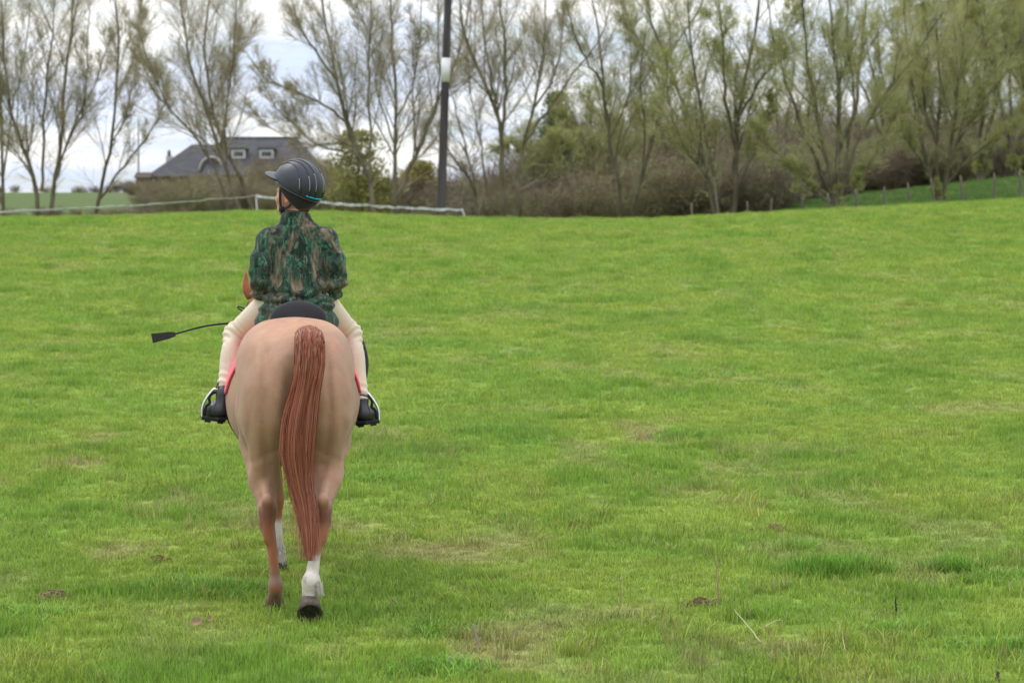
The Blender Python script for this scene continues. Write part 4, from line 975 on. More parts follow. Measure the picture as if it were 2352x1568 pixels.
tree('willow_tree', 'leaning willow whose stems cross the farmhouse roof', 70, [([(602, 495), (560, 420), (520, 350), (500, 290), (480, 200), (470, 100), (480, 0), (485, -90)], 13), ([(572, 495), (530, 420), (505, 350), (470, 250), (440, 150), (420, 50), (410, -80)], 13), ([(545, 495), (500, 400), (450, 320), (395, 260), (350, 200), (320, 130)], 9), ([(395, 262), (360, 190), (330, 110), (310, 20)], 5), ([(505, 350), (520, 250), (535, 150), (540, 40), (545, -80)], 7), ([(480, 260), (520, 170), (550, 80)], 5)], 4, group=G_T, nl=1500, dens=1.1)
tree('willow_tree', 'willow with a long low limb to the left, behind the helmet', 68, [([(868, 495), (850, 420), (820, 350), (795, 270), (775, 190), (755, 90), (740, 0), (735, -90)], 16), ([(800, 285), (740, 240), (680, 210), (610, 180), (565, 120)], 8), ([(775, 190), (720, 110), (680, 40), (655, -80)], 8), ([(850, 415), (850, 300), (845, 200), (850, 80), (855, -80)], 9), ([(820, 352), (740, 340), (680, 290), (640, 255), (600, 180)], 6), ([(835, 390), (800, 330), (700, 330), (560, 260)], 5)], 5, bark=0, group=G_T, nl=1800, dens=1.05)
tree('willow_tree', 'dark V-forked willow just left of the utility pole', 69, [([(905, 495), (905, 400), (908, 280), (905, 150), (898, 50), (895, -90)], 13), ([(888, 495), (930, 410), (965, 340), (985, 280), (1020, 200), (1060, 100), (1095, -60)], 14), ([(965, 340), (1000, 250), (1010, 150), (1005, 40), (1010, -60)], 7), ([(908, 280), (945, 200), (960, 100), (970, -40)], 6), ([(905, 330), (870, 220), (850, 100), (800, -40)], 5)], 6, bark=0, group=G_T, nl=1500)
tree('willow_tree', 'thin young willow just right of the utility pole', 73, [([(1112, 510), (1085, 430), (1050, 370), (1020, 330), (990, 270)], 8), ([(1095, 450), (1070, 340), (1045, 250), (1030, 160)], 6), ([(1120, 450), (1105, 330), (1085, 230), (1070, 90)], 6)], 7, group=G_T, nl=500, dens=.8)
tree('willow_tree', 'tall two-stemmed willow in the middle with clear sky between its stems', 70, [([(1158, 510), (1155, 400), (1150, 320), (1140, 260), (1110, 180), (1075, 100), (1060, 20), (1055, -80)], 15), ([(1150, 330), (1160, 230), (1158, 120), (1150, 0), (1148, -90)], 11), ([(1145, 265), (1125, 170), (1110, 60), (1105, -80)], 8), ([(1182, 505), (1190, 400), (1205, 320), (1225, 250), (1245, 150), (1250, 50), (1255, -80)], 12), ([(1205, 325), (1260, 250), (1310, 180), (1380, 80), (1410, -20)], 8), ([(1225, 250), (1275, 170), (1290, 60), (1300, -80)], 7)], 8, group=G_T, nl=1800)
tree('willow_tree', 'willow with crossing limbs beside the dark conifer', 72, [([(1425, 510), (1420, 420), (1400, 320), (1385, 200), (1378, 90), (1360, 0), (1350, -80)], 12), ([(1440, 510), (1470, 420), (1500, 320), (1525, 220), (1540, 120), (1600, 30), (1640, -80)], 13), ([(1385, 200), (1345, 130), (1310, 50), (1290, -60)], 7), ([(1525, 220), (1490, 130), (1440, 40), (1410, -70)], 8), ([(1475, 400), (1480, 300), (1470, 180), (1485, 60), (1490, -80)], 6), ([(1400, 320), (1440, 230), (1450, 120), (1430, 0)], 6)], 9, twig=1, bark=1, group=G_T, nl=9000)
tree('willow_tree', 'broad V-shaped willow with dark stems rising from the hedge', 68, [([(1650, 510), (1630, 430), (1600, 340), (1575, 260), (1545, 170), (1500, 60), (1480, -80)], 15), ([(1658, 510), (1640, 400), (1610, 250), (1590, 130), (1580, 0), (1575, -80)], 11), ([(1682, 510), (1690, 420), (1690, 330), (1700, 250), (1720, 150), (1740, 40), (1745, -80)], 18), ([(1695, 270), (1740, 200), (1790, 110), (1830, 10)], 9), ([(1690, 330), (1665, 220), (1660, 100), (1650, -60)], 10), ([(1700, 420), (1740, 330), (1775, 240)], 7), ([(1660, 470), (1620, 400), (1570, 330), (1540, 260), (1530, 140)], 8)], 10, twig=1, bark=1, leaf=1, group=G_T, nl=26000)
tree('pollard_willow', 'fan-shaped pollard willow on a thick short trunk by the fence posts', 66, [([(1918, 512), (1918, 475), (1921, 430)], 44), ([(1915, 455), (1880, 380), (1840, 290), (1810, 200), (1780, 100), (1760, -20)], 13), ([(1918, 450), (1895, 350), (1870, 220), (1850, 100), (1840, -60)], 14), ([(1925, 450), (1925, 330), (1925, 200), (1915, 100), (1900, -80)], 16), ([(1925, 350), (1965, 250), (1975, 130), (1990, 0), (2000, -90)], 13), ([(1930, 450), (1960, 350), (2005, 260), (2060, 180), (2110, 120), (2160, 30)], 12), ([(1928, 450), (1955, 300), (1960, 200), (1945, 80), (1950, -80)], 10), ([(1900, 450), (1850, 400), (1780, 350), (1720, 290)], 7), ([(1935, 450), (1990, 390), (2040, 300), (2090, 220)], 8), ([(1912, 470), (1870, 440), (1835, 400), (1800, 380)], 6), ([(1935, 470), (1965, 430), (1975, 390)], 7)], 11, twig=1, bark=1, leaf=1, group=G_T, nl=26000)
tree('pollard_willow', 'spreading willow on the bank at the right, in front of the dark trunks', 70, [([(2160, 482), (2157, 450), (2152, 420)], 30), ([(2150, 460), (2130, 380), (2110, 280), (2090, 180), (2080, 60), (2075, -80)], 13), ([(2158, 450), (2150, 330), (2160, 200), (2150, 60), (2140, -80)], 12), ([(2165, 450), (2190, 350), (2230, 270), (2290, 200), (2330, 130), (2365, 40)], 12), ([(2165, 450), (2185, 330), (2200, 200), (2215, 80), (2230, -80)], 11), ([(2130, 390), (2080, 320), (2040, 250)], 7), ([(2175, 420), (2240, 350), (2310, 300), (2380, 250)], 8), ([(2150, 330), (2120, 220), (2130, 100), (2110, -20)], 8)], 12, twig=1, bark=1, leaf=1, group=G_T, nl=28000, dens=1.1)
tree('willow_tree', 'thick dark-trunked tree behind the spreading willow at the right', 84, [([(2255, 448), (2252, 390), (2248, 345)], 32), ([(2250, 365), (2230, 260), (2210, 120), (2200, -40)], 15), ([(2250, 360), (2290, 230), (2310, 90), (2320, -60)], 14), ([(2252, 380), (2300, 310), (2360, 240), (2400, 140)], 12), ([(2248, 350), (2262, 200), (2260, 40), (2265, -80)], 12)], 13, twig=1, bark=1, leaf=1, nl=25000, dens=1.15, group=G_T, leafsize=.075)
tree('willow_tree', 'dark tree at the right edge of the picture, its crown overhanging the bank', 82, [([(2338, 440), (2332, 380), (2325, 330)], 30), ([(2326, 350), (2300, 240), (2270, 120), (2240, -20)], 14), ([(2328, 345), (2350, 220), (2370, 80), (2390, -60)], 14), ([(2330, 370), (2390, 290), (2440, 180)], 12), ([(2326, 340), (2320, 190), (2330, 30), (2340, -80)], 12)], 14, twig=1, bark=1, leaf=1, nl=25000, dens=1.15, group=G_T, leafsize=.075)
# the second row, farther back
def back_tree(vx, d, seed, label, top, w, spread, nl, twig=1, leaf=1, dens=1.0, vb=None):
    r = np.random.default_rng(seed); x = (vx - CX) / F_V * d; vb = HY - (float(gz(x, d)) - CAMZ) / d * F_V if vb is None else vb
    fork = vb - r.uniform(35, 60); st = [([(vx, vb + 4), (vx + r.uniform(-4, 4), (vb + fork) / 2), (vx + r.uniform(-6, 6), fork)], w)]
    for k in range(6):
        q = (k + .5) / 6 * 2 - 1 + r.uniform(-.1, .1); e = vx + q * spread
        st.append(([(vx, fork + 10), (vx + q * spread * .35, fork - (fork - top) * .35), (vx + q * spread * .75, fork - (fork - top) * .7), (e, top + abs(q) * 60)], w * .45))
    return tree('background_tree', label, d, st, seed, 1, twig, leaf, int(nl * 1.5), dens * .85, group='trees of the second row behind the willows', leafsize=.085)
back_tree(2052, 94, 31, 'dark-stemmed tree of the second row between the fan-shaped and the spreading willow', 40, 22, 150, 9000)
back_tree(1790, 96, 32, 'second-row tree seen between the V-shaped willow and the fan-shaped pollard', 120, 14, 140, 6000)
back_tree(2420, 96, 33, 'second-row tree beyond the right edge, its crown filling the top right corner', -60, 24, 210, 13000, dens=1.2)
back_tree(2180, 100, 34, 'tall second-row tree behind the spreading willow, green in the gaps between its stems', -40, 20, 200, 15000, dens=1.2)
back_tree(1385, 92, 35, 'dense olive-green second-row tree right of the dark conifer', 215, 13, 130, 9000, dens=1.2)
back_tree(1560, 98, 36, 'low brownish second-row tree behind the V-shaped willow', 250, 12, 110, 4000, twig=2)
back_tree(1235, 90, 37, 'low spiky olive tree at the foot of the dark conifer', 300, 10, 100, 5000, dens=1.1)

# evergreens
def evergreen(name, label, vx, d, vtop, hw, seed, m, n, shape, cat='tree', size=.16):
    rng = np.random.default_rng(seed); x = (vx - CX) / F_V * d; g = float(gz(x, d)); base = np.array([x, d, g]); top = at(vx, vtop, d)[2]; h = top - g; w = hw / F_V * d
    root = empty(name, base); tag(root, label, cat)
    V, F = tubes(np.array([[0, 0, -.1], [.03, 0, h * .4], [0, .02, h * .92]]), np.array([.14, .09, .02]), 7); mk('trunk', V, F, M_BARK[1], root)
    nb = 90; tz = rng.uniform(.03, 1, nb); cl = []
    ang = rng.uniform(0, 6.283, nb); rr = w * np.array([shape(q) for q in tz]) * rng.uniform(.55, 1.1, nb)
    c = np.stack([rr * np.cos(ang), rr * np.sin(ang), tz * h], -1); k = rng.integers(0, nb, n); f = np.sqrt(rng.uniform(.05, 1, n))[:, None]
    p = c[k] * np.concatenate([f, f, np.ones((n, 1))], 1) + rng.normal(0, .17 * w, (n, 3)) * [1, 1, .7] * np.sqrt(.3 + np.array([shape(q) for q in tz]))[k][:, None]
    p[:, 2] = np.clip(p[:, 2], .05, h * 1.02)
    a = norm(rng.normal(size=(n, 3)) + norm(c[k] * [1, 1, .1]) * .9 + [0, 0, .35]); b = norm(np.cross(a, rng.normal(size=(n, 3)))); s = size * rng.uniform(.6, 1.4, (n, 1))
    V = np.stack([p, p + a * s * .5 + b * s * .25, p + a * s, p + a * s * .5 - b * s * .25], 1).reshape(-1, 3); mk('crown', V, np.arange(4 * n).reshape(n, 4), m, root)
M_CON = mat('conifer_needles', (.075, .115, .055), .8, .15, noise=(.9, .6, 1.6, ONE), transl=.15)
M_EVG = mat('evergreen_leaves', (.225, .22, .07), .8, .15, noise=(.8, .55, 1.6, ONE), transl=.2)
M_OLV = mat('yellowing_leaves', (.24, .21, .07), .8, .15, noise=(.8, .6, 1.5, ONE), transl=.2)
evergreen('conifer', 'dark green spired conifer rising above the hedge in the middle', 1278, 95, 222, 75, 51, M_CON, 9000, lambda t: (1 - t) ** .75 * .95 + .06)
evergreen('evergreen_bush', 'yellow-green evergreen bush standing behind the helmet to its right', 822, 84, 310, 86, 52, M_EVG, 6500, lambda t: math.sin(min(1, t * 1.1 + .18) * 2.6) ** .7 if t < .95 else .35, 'bush')
evergreen('rounded_bush', 'yellowish rounded bush left of the foot of the utility pole', 965, 98, 378, 66, 53, M_OLV, 7000, lambda t: math.sqrt(max(0, 1 - t * t)) * .95 + .05, 'bush')
evergreen('evergreen_bush', 'small dark evergreen low in the hedge between the middle willows', 1500, 80, 425, 75, 54, M_CON, 5000, lambda t: math.sqrt(max(0, 1 - t * t)) * .95 + .05, 'bush', .12)
evergreen('evergreen_bush', 'dark evergreen in the shade at the right edge behind the bank', 2345, 92, 300, 60, 55, M_CON, 6000, lambda t: math.sqrt(max(0, 1 - t * t)) * .9 + .1, 'bush')

# undergrowth: one countless tangle, scattered from a few shrub shapes
shrubs = bpy.data.collections.new('shrub_shapes')
for i, (tw, lf) in enumerate(((2, 0), (3, 1), (3, 0), (4, 0))):
    rng = np.random.default_rng(300 + i); M = 46; a = rng.uniform(0, 6.283, M); q = np.sqrt(rng.uniform(0, 1, M)); b0 = np.stack([.55 * q * np.cos(a), .55 * q * np.sin(a), 0 * a - .1], -1)
    e = b0 + np.stack([rng.normal(0, .45, M) + .5 * q * np.cos(a), rng.normal(0, .45, M) + .5 * q * np.sin(a), rng.uniform(1.1, 2.3, M)], -1); s = np.linspace(0, 1, 7)[None, :, None]
    P = b0[:, None] * (1 - s) + e[:, None] * s + rng.normal(0, .03, (M, 7, 3)) * s; R = np.full((M, 7), .014) * np.linspace(1, .4, 7)
    A2, r2 = grow(P, R, 11, rng, (.2, .5), (25, 70), .1, .1, 4, .5); A3, r3 = grow(A2, np.maximum(r2, .006), 5, rng, (.35, .8), (25, 70), .05, .1, 3, .7)
    mb = MB(); mb.add(*tubes(P, R, 4, False)); mb.add(*tubes(A2, np.maximum(r2, .006), 3, False)); mb.add(*tubes(A3, np.clip(r3, .0045, .008), 3, False))
    V, F = leaves(A3, 500, rng, .07); o = mb.build('shrub', M_TWIG[tw]); me = o.data
    o2 = mk('shrub_leaf', V, F, M_LEAF[lf]); V0 = np.zeros(len(me.vertices) * 3); 
    import bmesh
    bm = bmesh.new(); bm.from_mesh(me); n0 = len(bm.faces); bm.from_mesh(o2.data); bm.faces.ensure_lookup_table()
    for f_ in bm.faces[n0:]: f_.material_index = 1
    bm.to_mesh(me); bm.free(); me.materials.append(M_LEAF[lf]); bpy.data.objects.remove(o2)
    COL.objects.unlink(o); shrubs.objects.link(o)
rng = np.random.default_rng(77); H_ = []
def row(v0, v1, d0, d1, n, h0, h1):
    for vx in np.linspace(v0, v1, n) + rng.uniform(-.5, .5, n) * (v1 - v0) / n:
        d = rng.uniform(d0, d1); x = (vx - CX) / F_V * d; H_.append((x, d, float(gz(x, d)), rng.uniform(h0, h1) / 2.0))
row(1060, 1420, 77, 83, 16, 1.3, 2.2); row(1400, 1760, 77, 84, 24, 1.5, 2.6); row(1740, 1900, 82, 88, 10, 1.2, 2.2); row(1880, 2420, 88, 94, 30, 1.2, 2.0)
row(1040, 1900, 90, 96, 34, 1.8, 3.2); row(1900, 2480, 97, 104, 34, 2.0, 3.4); row(1300, 2480, 106, 114, 56, 2.8, 4.8)
row(340, 760, 104, 116, 28, 1.1, 1.8); row(330, 1060, 84, 92, 36, .5, 1.0); row(740, 1060, 96, 104, 18, 1.4, 2.2); row(300, 760, 128, 140, 24, .8, 1.4); row(600, 760, 110, 130, 10, 1.8, 2.6); row(180, 330, 150, 160, 8, .5, .9); row(0, 200, 148, 156, 6, .3, .6); row(-20, 360, 96, 108, 26, .3, .7)
hm = bpy.data.meshes.new('hedgerow'); hm.vertices.add(len(H_)); HA_ = np.array(H_)
hm.vertices.foreach_set('co', HA_[:, :3].astype(np.float32).ravel())
for nm, ty, ar, ky in (('kind_index', 'INT', rng.integers(0, 4, len(H_)).astype(np.int32), 'value'), ('turn', 'FLOAT_VECTOR', np.stack([HA_[:, 0] * 0, HA_[:, 0] * 0, rng.uniform(0, 6.283, len(H_))], -1).astype(np.float32), 'vector'),
                       ('size', 'FLOAT_VECTOR', np.stack([HA_[:, 3] * 1.25, HA_[:, 3] * 1.25, HA_[:, 3]], -1).astype(np.float32), 'vector')):
    at_ = hm.attributes.new(nm, ty, 'POINT'); at_.data.foreach_set(ky, np.ascontiguousarray(ar).ravel())
hedge = bpy.data.objects.new('hedgerow', hm); COL.objects.link(hedge); tag(hedge, 'tangled brown undergrowth of bare brambles and shrubs under the trees', 'undergrowth', kind='stuff')
ng2 = ng.copy(); ng2.name = 'hedge_scatter'
for nd in ng2.nodes:
    if nd.bl_idname == 'GeometryNodeCollectionInfo': nd.inputs['Collection'].default_value = shrubs
md = hedge.modifiers.new('scatter', 'NODES'); md.node_group = ng2

# ------------------------------------------------------------------ utility pole, tape fence, field posts
D = 63.5; pb = at(1011, 505, D); pb[2] = float(gz(pb[0], pb[1])); pt = at(1034, -150, D)
pole = empty('utility_pole', pb); tag(pole, 'tall dark wooden utility pole with one white band', 'pole')
s = np.linspace(0, 1, 12)[:, None]; V, F = tubes(A([0, 0, -.3]) * (1 - s) + (pt - pb) * s, np.linspace(.135, .105, 12), 16)
mk('shaft', V, F, mat('tarred_wood', (.062, .055, .056), .85, .15, noise=(6, .6, 1.5, (1, 1, .06)), bump=(10, .5, (1, 1, .05))), pole)
def onpole(vy): q = at(0, vy, D)[2]; return (pt - pb) * (q - pb[2]) / (pt[2] - pb[2])
V, F = tubes(np.stack([onpole(189), onpole(134)]), A([.131, .131]), 18); mk('band', V, F, mat('white_paint', (.66, .64, .64), .6, noise=(8, .88, 1.05, ONE)), pole)

M_WHITE = mat('white_plastic', (.52, .52, .54), .5)
FP = [(-190, 492, 64), (588, 450, 62), (1062, 482, 60.5)]
fb = at(*FP[1]); fb[2] = float(gz(fb[0], fb[1]))
fence = empty('tape_fence', fb); tag(fence, 'white electric tape fence on thin white posts along the crest', 'fence')
for i, (vx, vy, d) in enumerate(FP):
    t_ = at(vx, vy - 2, d); b_ = t_ + A([.16 if i == 2 else .06, 0, 0]); b_[2] = float(gz(b_[0], b_[1])) - .1
    V, F = tubes(np.stack([b_, t_]), A([.022, .016]), 8); po = mk('post', V - fb, F, M_WHITE, fence)
    c, f = box(t_ + A([0, -.025, -.04]), (.035, .04, .05)); mk('insulator', c - fb, f, M_WHITE, po, smooth=False)
M_TAPE = mat('woven_white_tape', (.72, .71, .73), .7, noise=(9, .6, 1.1, ONE))
for i in range(2):
    p, q = at(*FP[i]), at(*FP[i + 1]); n = 260; s = np.linspace(0, 1, n)[:, None]; P = p + (q - p) * s - A([0, 0, 1.0]) * (.09 if i == 0 else .07) * (4 * s * (1 - s)); P[:, 2] += .035 * (vnoise(np.arange(n) * .12, np.zeros(n), 40 + i) - .5); P[:, 1] -= .05
    tw = np.cumsum(np.random.default_rng(9 + i).uniform(-.12, .13, n)); ax_ = norm(q - p); e1 = norm(np.cross(ax_, [0, 1, 0])); e2 = np.cross(ax_, e1)
    wd = np.cos(tw * .5)[:, None] * e1 + np.sin(tw * .5)[:, None] * e2; hw = (.020 + .024 * vnoise(np.arange(n) * .35, np.zeros(n), 4 + i))[:, None]
    G = np.stack([P - wd * hw, P + wd * hw], 1); nn = np.cross(ax_, wd); V, F = sheet(G + nn[:, None] * .004, G - nn[:, None] * .004); mk('tape', V - fb, F, M_TAPE, fence, smooth=False)

M_POST = mat('weathered_post', (.15, .13, .098), .9, .1, noise=(6, .65, 1.35, (1, 1, .2)), bump=(18, .5, (1, 1, .15)))
posts = [(1594, 500, 466, .5), (1656, 503, 405, 1.4), (1719, 506, 462, .2), (1769, 503, 455, -.3), (1847, 500, 452, .4), (1907, 497, 443, .5), (1971, 489, 434, .5), (2032, 482, 429, .1), (2091, 476, 420, .5), (2149, 467, 410, .9), (2213, 460, 403, .6), (2285, 453, 398, .1), (2345, 446, 391, .2), (2410, 438, 384, .3)]
names = ['leftmost of the field-edge posts, half lost in the hedge', 'long pale stake leaning at the foot of the V-shaped willow', 'short post in the dark undergrowth right of the V-shaped willow', 'thin post midway between the V-shaped willow and the fan-shaped pollard', 'post standing left of the thick pollard trunk with a gap between',
         'post touching the left side of the thick pollard trunk', 'stout pale post first to the right of the thick pollard trunk', 'faint post second to the right of the thick pollard trunk', 'slim post third to the right of the thick pollard trunk, left of the spreading willow', 'leaning post against the spreading willow trunk',
         'brownish post first to the right of the spreading willow trunk', 'grey post second to the right of the spreading willow trunk', 'post at the right edge of the picture on the bank', 'post just beyond the right edge on the bank']
PM = None
for (vx, vb, vt, ln), lb in zip(posts, names):
    d = 66 if vx < 1900 else 64.5; b_ = at(vx, vb, d); g = float(gz(b_[0], b_[1])); t_ = at(vx - ln * 12, vt, d); h = t_[2] - g
    s = np.linspace(0, 1, 6)[:, None]; V, F = tubes(A([0, 0, -.15]) * (1 - s) + (t_ - A([b_[0], b_[1], g])) * s, np.array([.043, .044, .040, .040, .035, .026]) * (1.25 if 'stout' in lb else .9 if ('thin' in lb or 'slim' in lb) else 1.0), 9)
    o = mk('fence_post', V, F, M_POST, loc=(b_[0], b_[1], g)); tag(o, lb, 'fence post', 'weathered posts along the field edge')

# ------------------------------------------------------------------ farmhouse beyond the hedge
D = 175.0
def hx(v): return (v - CX) / F_V * D
def hz(v): return CAMZ - (v - HY) / F_V * D
hb = A([hx(590), D, float(gz(hx(590), D)) - .4])
house = empty('farmhouse', hb); tag(house, 'farmhouse with large dark slate hipped roof and two small white windows', 'house')
M_SLATE = mat('slate_roof', (.064, .062, .068), .8, .25, noise=(1.2, .75, 1.25, (1, 1, 3)), bump=(4, .3, (1, 1, 4)))
M_WALL = mat('brick_wall', (.15, .11, .085), .9, .1, noise=(2, .8, 1.2, ONE))
def hip(x0, x1, r0, r1, ze, zr, dy, yc):
    V = [(x0, yc - dy, ze), (x1, yc - dy, ze), (x1, yc + dy, ze), (x0, yc + dy, ze), (r0, yc, zr), (r1, yc, zr)]
    return A(V, float), [np.array([[0, 1, 5, 4], [2, 3, 4, 5]]), np.array([[1, 2, 5], [3, 0, 4]]), np.array([[3, 2, 1, 0]])]
mb = MB(); mb.add(*hip(hx(478), hx(764), hx(510), hx(682), hz(408), hz(317), 4.2, D)); roof = mb.build('roof', M_SLATE, house, smooth=False, off=hb)
mb = MB(); mb.add(*hip(hx(348), hx(520), hx(438), hx(508), hz(409), hz(331), 3.4, D + .6)); roof2 = mb.build('roof', M_SLATE, house, smooth=False, off=hb)
c, f = box(((hx(490) + hx(752)) / 2, D, (hz(409) + hb[2]) / 2), (hx(752) - hx(490), 7.4, hz(409) - hb[2])); mk('wall', c - hb, f, M_WALL, house, smooth=False)
c, f = box(((hx(362) + hx(492)) / 2, D + .6, (hz(410) + hb[2]) / 2), (hx(488) - hx(362), 5.8, hz(410) - hb[2])); mk('wall', c - hb, f, M_WALL, house, smooth=False)
V, F = tubes(A([[hx(506), D, hz(317.5)], [hx(686), D, hz(317.5)]]), A([.12, .12]), 6); mk('ridge', V - hb, F, M_SLATE, roof)
M_FRAME = mat('white_window_frame', (.46, .46, .46), .6); M_GLASS = mat('window_glass', (.05, .055, .06), .1, .5)
def roof_y(z): t = (z - hz(408)) / (hz(317) - hz(408)); return D - 4.2 * (1 - t)
for v0, v1 in ((541, 572), (604, 636)):
    z0, z1 = hz(368), hz(348); y = roof_y(z0) - .05
    w = MB(); xw0, xw1 = hx(v0), hx(v1); t = .17
    for cc, ss in (((xw0 + t / 2, y, (z0 + z1) / 2), (t, .16, z1 - z0)), ((xw1 - t / 2, y, (z0 + z1) / 2), (t, .16, z1 - z0)), (((xw0 + xw1) / 2, y, z0 + t / 2), (xw1 - xw0 - 2 * t, .16, t)), (((xw0 + xw1) / 2, y, z1 - t / 2), (xw1 - xw0 - 2 * t, .16, t))): w.add(*box(cc, ss))
    wi = w.build('window', M_FRAME, house, smooth=False, off=hb)
    c, f = box(((xw0 + xw1) / 2, y + .04, (z0 + z1) / 2), (xw1 - xw0 - 2 * t, .03, z1 - z0 - 2 * t)); mk('pane', c - hb, f, M_GLASS, wi, smooth=False)
    V, F = box(((xw0 + xw1) / 2, y + 1.0, z1 + .09), (xw1 - xw0 + .25, 2.3, .14)); mk('dormer_roof', V - hb, F, M_SLATE, wi, smooth=False)
    c, f = box(((xw0 + xw1) / 2, y + 1.0, (z0 + z1) / 2), (xw1 - xw0 - .02, 1.75, z1 - z0 - .02)); mk('dormer_cheek', c - hb, f, M_SLATE, wi, smooth=False)
# arched pale dormer on the lower roof
a = np.linspace(0, math.pi, 13); cx_, cz_ = hx(497), hz(398); fr = np.stack([cx_ + np.cos(a) * .95, 0 * a + D - 3.0, cz_ + np.sin(a) * 1.15], -1)
V, F = tubes(fr, np.full(13, .11), 6); ar = mk('arched_window', V - hb, F, mat('cream_render', (.32, .30, .27), .8), house)
V = np.concatenate([fr, fr + A([0, 2.2, 0])]); i = np.arange(12); F = np.stack([i, i + 1, i + 14, i + 13], -1); mk('arch_roof', V - hb, F, M_SLATE, ar)
V = np.concatenate([fr + A([0, .1, 0]), [[cx_, D - 2.9, cz_]]]); F = np.stack([i, i + 1, np.full(12, 13)], -1); mk('pane', V - hb, F, M_GLASS, ar)
c, f = box((hx(369), D + 4.5, (hz(352) + hb[2]) / 2), (.50, .50, hz(352) - hb[2])); ch = mk('chimney', c - hb, f, mat('pale_render', (.45, .43, .41), .9, noise=(3, .8, 1.1, ONE)), house, smooth=False)
V, F = tubes(A([[hx(368), D + 4.5, hz(352)], [hx(368), D + 4.5, hz(338)]]), A([.16, .13]), 9); mk('chimney_pot', V - hb, F, mat('clay_pot', (.12, .08, .06), .9), ch)
x = hx(377); g = float(gz(x, D - 12)); V, F = tubes(A([[0, 0, -.3], [0, 0, hz(298) - g]]), A([.075, .055]), 8); o = mk('slender_pole', V, F, mat('grey_wood', (.20, .19, .18), .9), loc=(x, D - 12, g)); tag(o, 'far slender grey pole left of the farmhouse roof', 'pole')
# low shed left of the house
sb = A([hx(332) * 160 / 175, 160, float(gz(hx(332) * 160 / 175, 160))]); shed = empty('shed', sb); tag(shed, 'small low brown shed beside the left end of the farmhouse', 'shed')
c, f = box((0, 0, .75), (1.0, 2.0, 1.5)); mk('wall', c, f, M_WALL, shed, smooth=False)
V, F = hip(-.62, .62, -.62, .62, 1.5, 1.95, 1.15, 0); mk('roof', V, F, mat('tile_roof', (.075, .055, .045), .9), shed, smooth=False)

# ------------------------------------------------------------------ small things lying and standing in the grass
M_DRY = mat('dry_stalk', (.30, .215, .135), .8, .2, noise=(60, .7, 1.3, (1, 1, .2))); M_PALE = mat('pale_straw', (.36, .31, .20), .7, .2); M_DARKST = mat('dark_stick', (.045, .035, .03), .9, .1)
def gp(vx, vy):
    x, y = ground_at(vx, vy); return A([x, y, float(gz(x, y))])
def stick(name, label, cat, pts, r, m, group=None):
    """pts: (picture x, picture y, height above the ground)"""
    b0 = gp(pts[0][0], pts[0][1]); Q = []
    for vx, vy, up in pts:
        if up is None: q = at(vx, vy, b0[1])
        else: q = gp(vx, vy) + A([0, 0, up])
        Q.append(q)
    P = spline(A(Q), 9) - b0; rng = np.random.default_rng(int(pts[0][0])); P[1:-1] += rng.normal(0, .0025, (7, 3))
    V, F = tubes(P, r * np.linspace(1, .55, 9), 6); o = mk(name, V, F, m, loc=b0); tag(o, label, cat, group); return o
G_S = 'dry stalks standing in the grass'
o = stick('dry_stalk', 'tall brown dry stalk standing beside the small dead clump at the right', 'stalk', [(1652, 1388, 0), (1648, 1340, None), (1644, 1276, None)], .0052, M_DRY, G_S)
V, F = tubes(spline([(0, 0, .03), (-.022, 0, .028), (-.045, 0, .015)], 6), np.full(6, .004), 6); mk('side_shoot', V, F, M_DRY, o)
stick('dry_stalk', 'thin dark stalk standing alone right of the middle foreground', 'stalk', [(1423, 1402, 0), (1425, 1360, None), (1428, 1322, None)], .0035, M_DRY, G_S)
stick('dry_stalk', 'broad greyish dead blade leaning left, bottom middle', 'stalk', [(1101, 1492, 0), (1095, 1462, None), (1088, 1432, None)], .0065, mat('grey_stalk', (.28, .22, .19), .85), G_S)
stick('dry_stalk', 'short brown stalk stub at the bottom edge, left of the middle', 'stalk', [(1023, 1535, 0), (1028, 1520, None), (1033, 1508, None)], .0055, M_DRY, G_S)
stick('dry_stalk', 'short reddish stalk standing to the right of the white hind sock', 'stalk', [(903, 1397, 0), (902, 1382, None), (900, 1370, None)], .0055, M_DRY, G_S)
stick('dark_stick', 'short black stick standing upright in the grass at the right', 'stick', [(2059, 1412, 0), (2058, 1392, None), (2057, 1372, None)], .0060, M_DARKST)
stick('stick_stub', 'blunt brown stick stub at the bottom right corner', 'stick', [(2292, 1566, 0), (2291, 1552, None), (2290, 1540, None)], .0105, mat('brown_stick', (.10, .07, .055), .9))
stick('straw', 'long pale straw lying slanted in the grass at the lower right', 'straw', [(1748, 1490, .03), (1716, 1458, .045), (1686, 1428, .06)], .0032, M_PALE)
stick('straw', 'short pale straw just right of the long slanted one', 'straw', [(1758, 1458, .035), (1775, 1452, .045), (1792, 1445, .05)], .0032, M_PALE)
stick('straw', 'thin upright pale straw low at the right, below the dark stick', 'straw', [(1944, 1508, .02), (1934, 1482, .05), (1925, 1462, .07)], .0022, M_PALE)
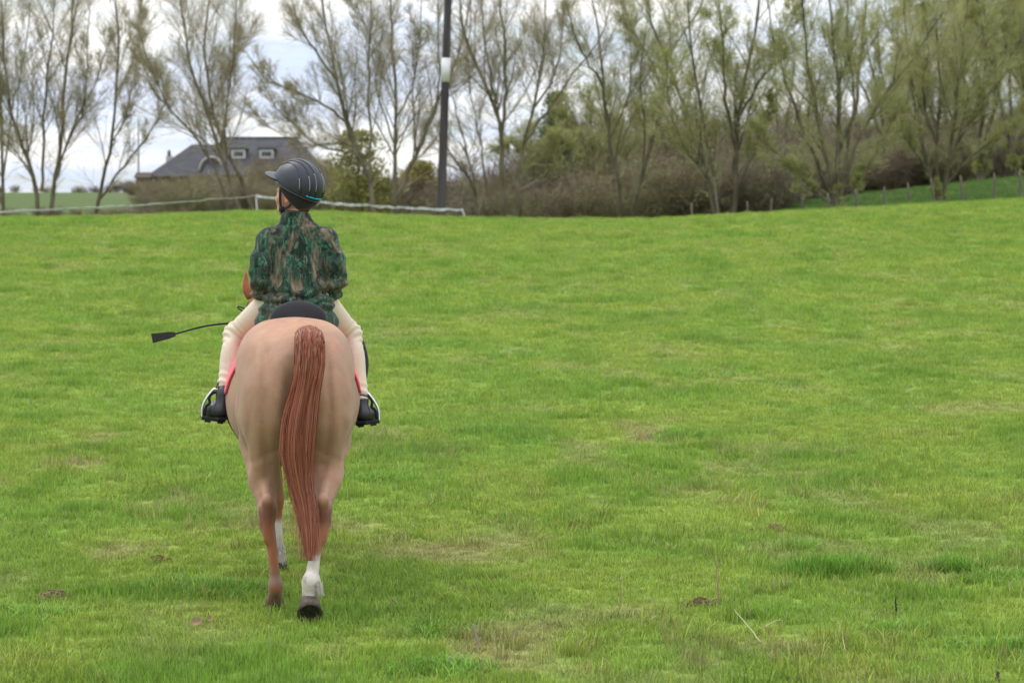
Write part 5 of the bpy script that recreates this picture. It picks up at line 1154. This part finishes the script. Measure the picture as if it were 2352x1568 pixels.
def mound(name, label, cat, vx, vy, w, dpt, h, m, seed):
    b0 = gp(vx, vy); rng = np.random.default_rng(seed); mb = MB(); n = 120
    ph, th = np.linspace(0, math.pi / 2, 9), np.linspace(0, 2 * math.pi, 29)[:-1]; PH, TH = np.meshgrid(ph, th, indexing='ij')
    nz = 1 + .3 * (vnoise(3 * np.cos(TH) * np.sin(PH) + 5, 3 * np.sin(TH) * np.sin(PH) + 5, seed) - .5) + .12 * rng.normal(size=PH.shape)
    V = np.stack([w * np.sin(PH) * np.cos(TH) * nz, dpt * np.sin(PH) * np.sin(TH) * nz, h * np.cos(PH) * nz - .004], -1); i = np.arange(9 * 28).reshape(9, 28); j = np.roll(i, -1, 1)
    root = empty(name, b0); tag(root, label, cat); mk('heap', V.reshape(-1, 3), np.stack([i[:-1], i[1:], j[1:], j[:-1]], -1).reshape(-1, 4), m, root)
    p = rng.normal(size=(n, 3)) * [.5, .5, .25] * A([w, dpt, h]) * 1.4; p[:, 2] = np.maximum(.004, h * (1 - np.minimum(1, (p[:, 0] / w) ** 2 + (p[:, 1] / dpt) ** 2)) * .9 + rng.normal(0, .004, n))
    for q in p: s = rng.uniform(.006, .016); c, f = box(q, (s * 1.5, s, s * .8), rng.uniform(0, 3)); mb.add(c, f)
    cl = mb.build('crumbs', m, root, smooth=False); cl['kind'] = 'stuff'; return root
M_DUNG = mat('dry_dung', (.17, .115, .075), .95, .1, noise=(70, .4, 1.7, ONE), bump=(60, .8, ONE))
mound('dung_heap', 'flat heap of dry brown dung in the grass at the lower left', 'dung', 124, 1373, .075, .06, .034, M_DUNG, 3)
mound('dung_heap', 'smaller reddish brown dung patch between the left heap and the horse', 'dung', 362, 1285, .042, .04, .020, mat('red_dung', (.17, .085, .055), .95, .1, noise=(70, .5, 1.5, ONE)), 4)
mound('dung_heap', 'distant brownish dead clump above the dark tussock at the right', 'dung', 1775, 1216, .055, .05, .034, mat('dead_clump', (.22, .145, .095), .95, .1, noise=(60, .5, 1.5, ONE)), 6)
mound('dung_heap', 'dark brown clump at the foot of the tall dry stalk', 'dung', 1610, 1388, .055, .05, .030, mat('dark_clump', (.13, .10, .05), .95, .1, noise=(60, .4, 1.6, ONE)), 7)
M_LF = mat('fallen_leaf', (.30, .20, .11), .8, noise=(40, .7, 1.3, ONE))
for (vx, vy, sz, rz), lb in zip(((450, 1446, .035, .3), (480, 1438, .026, 1.2)), ('pale brown fallen leaf in the grass left of the hind hooves', 'small fallen leaf just right of the larger pale brown one')):
    b0 = gp(vx, vy) + A([0, 0, .035]); u, v = np.meshgrid(np.linspace(0, 1, 8), np.linspace(-1, 1, 5), indexing='ij'); wdt = np.sin(u * math.pi) ** .8 * .38
    V = np.stack([(u - .5) * sz * 1.6, v * wdt * sz, sz * (.35 * (v * wdt) ** 2 * 4 + .5 * (u - .3) ** 2) + v * wdt * sz * 1.0], -1); V = V.reshape(-1, 3); i = np.arange(40).reshape(8, 5)
    V2 = np.concatenate([V, V - A([0, .0012, .0008])]); F = np.stack([i[:-1, :-1], i[1:, :-1], i[1:, 1:], i[:-1, 1:]], -1).reshape(-1, 4)
    o = mk('fallen_leaf', V2, np.concatenate([F, F[:, ::-1] + 40]), M_LF, loc=b0); o.rotation_euler = (.5, 0, rz); tag(o, lb, 'leaf')
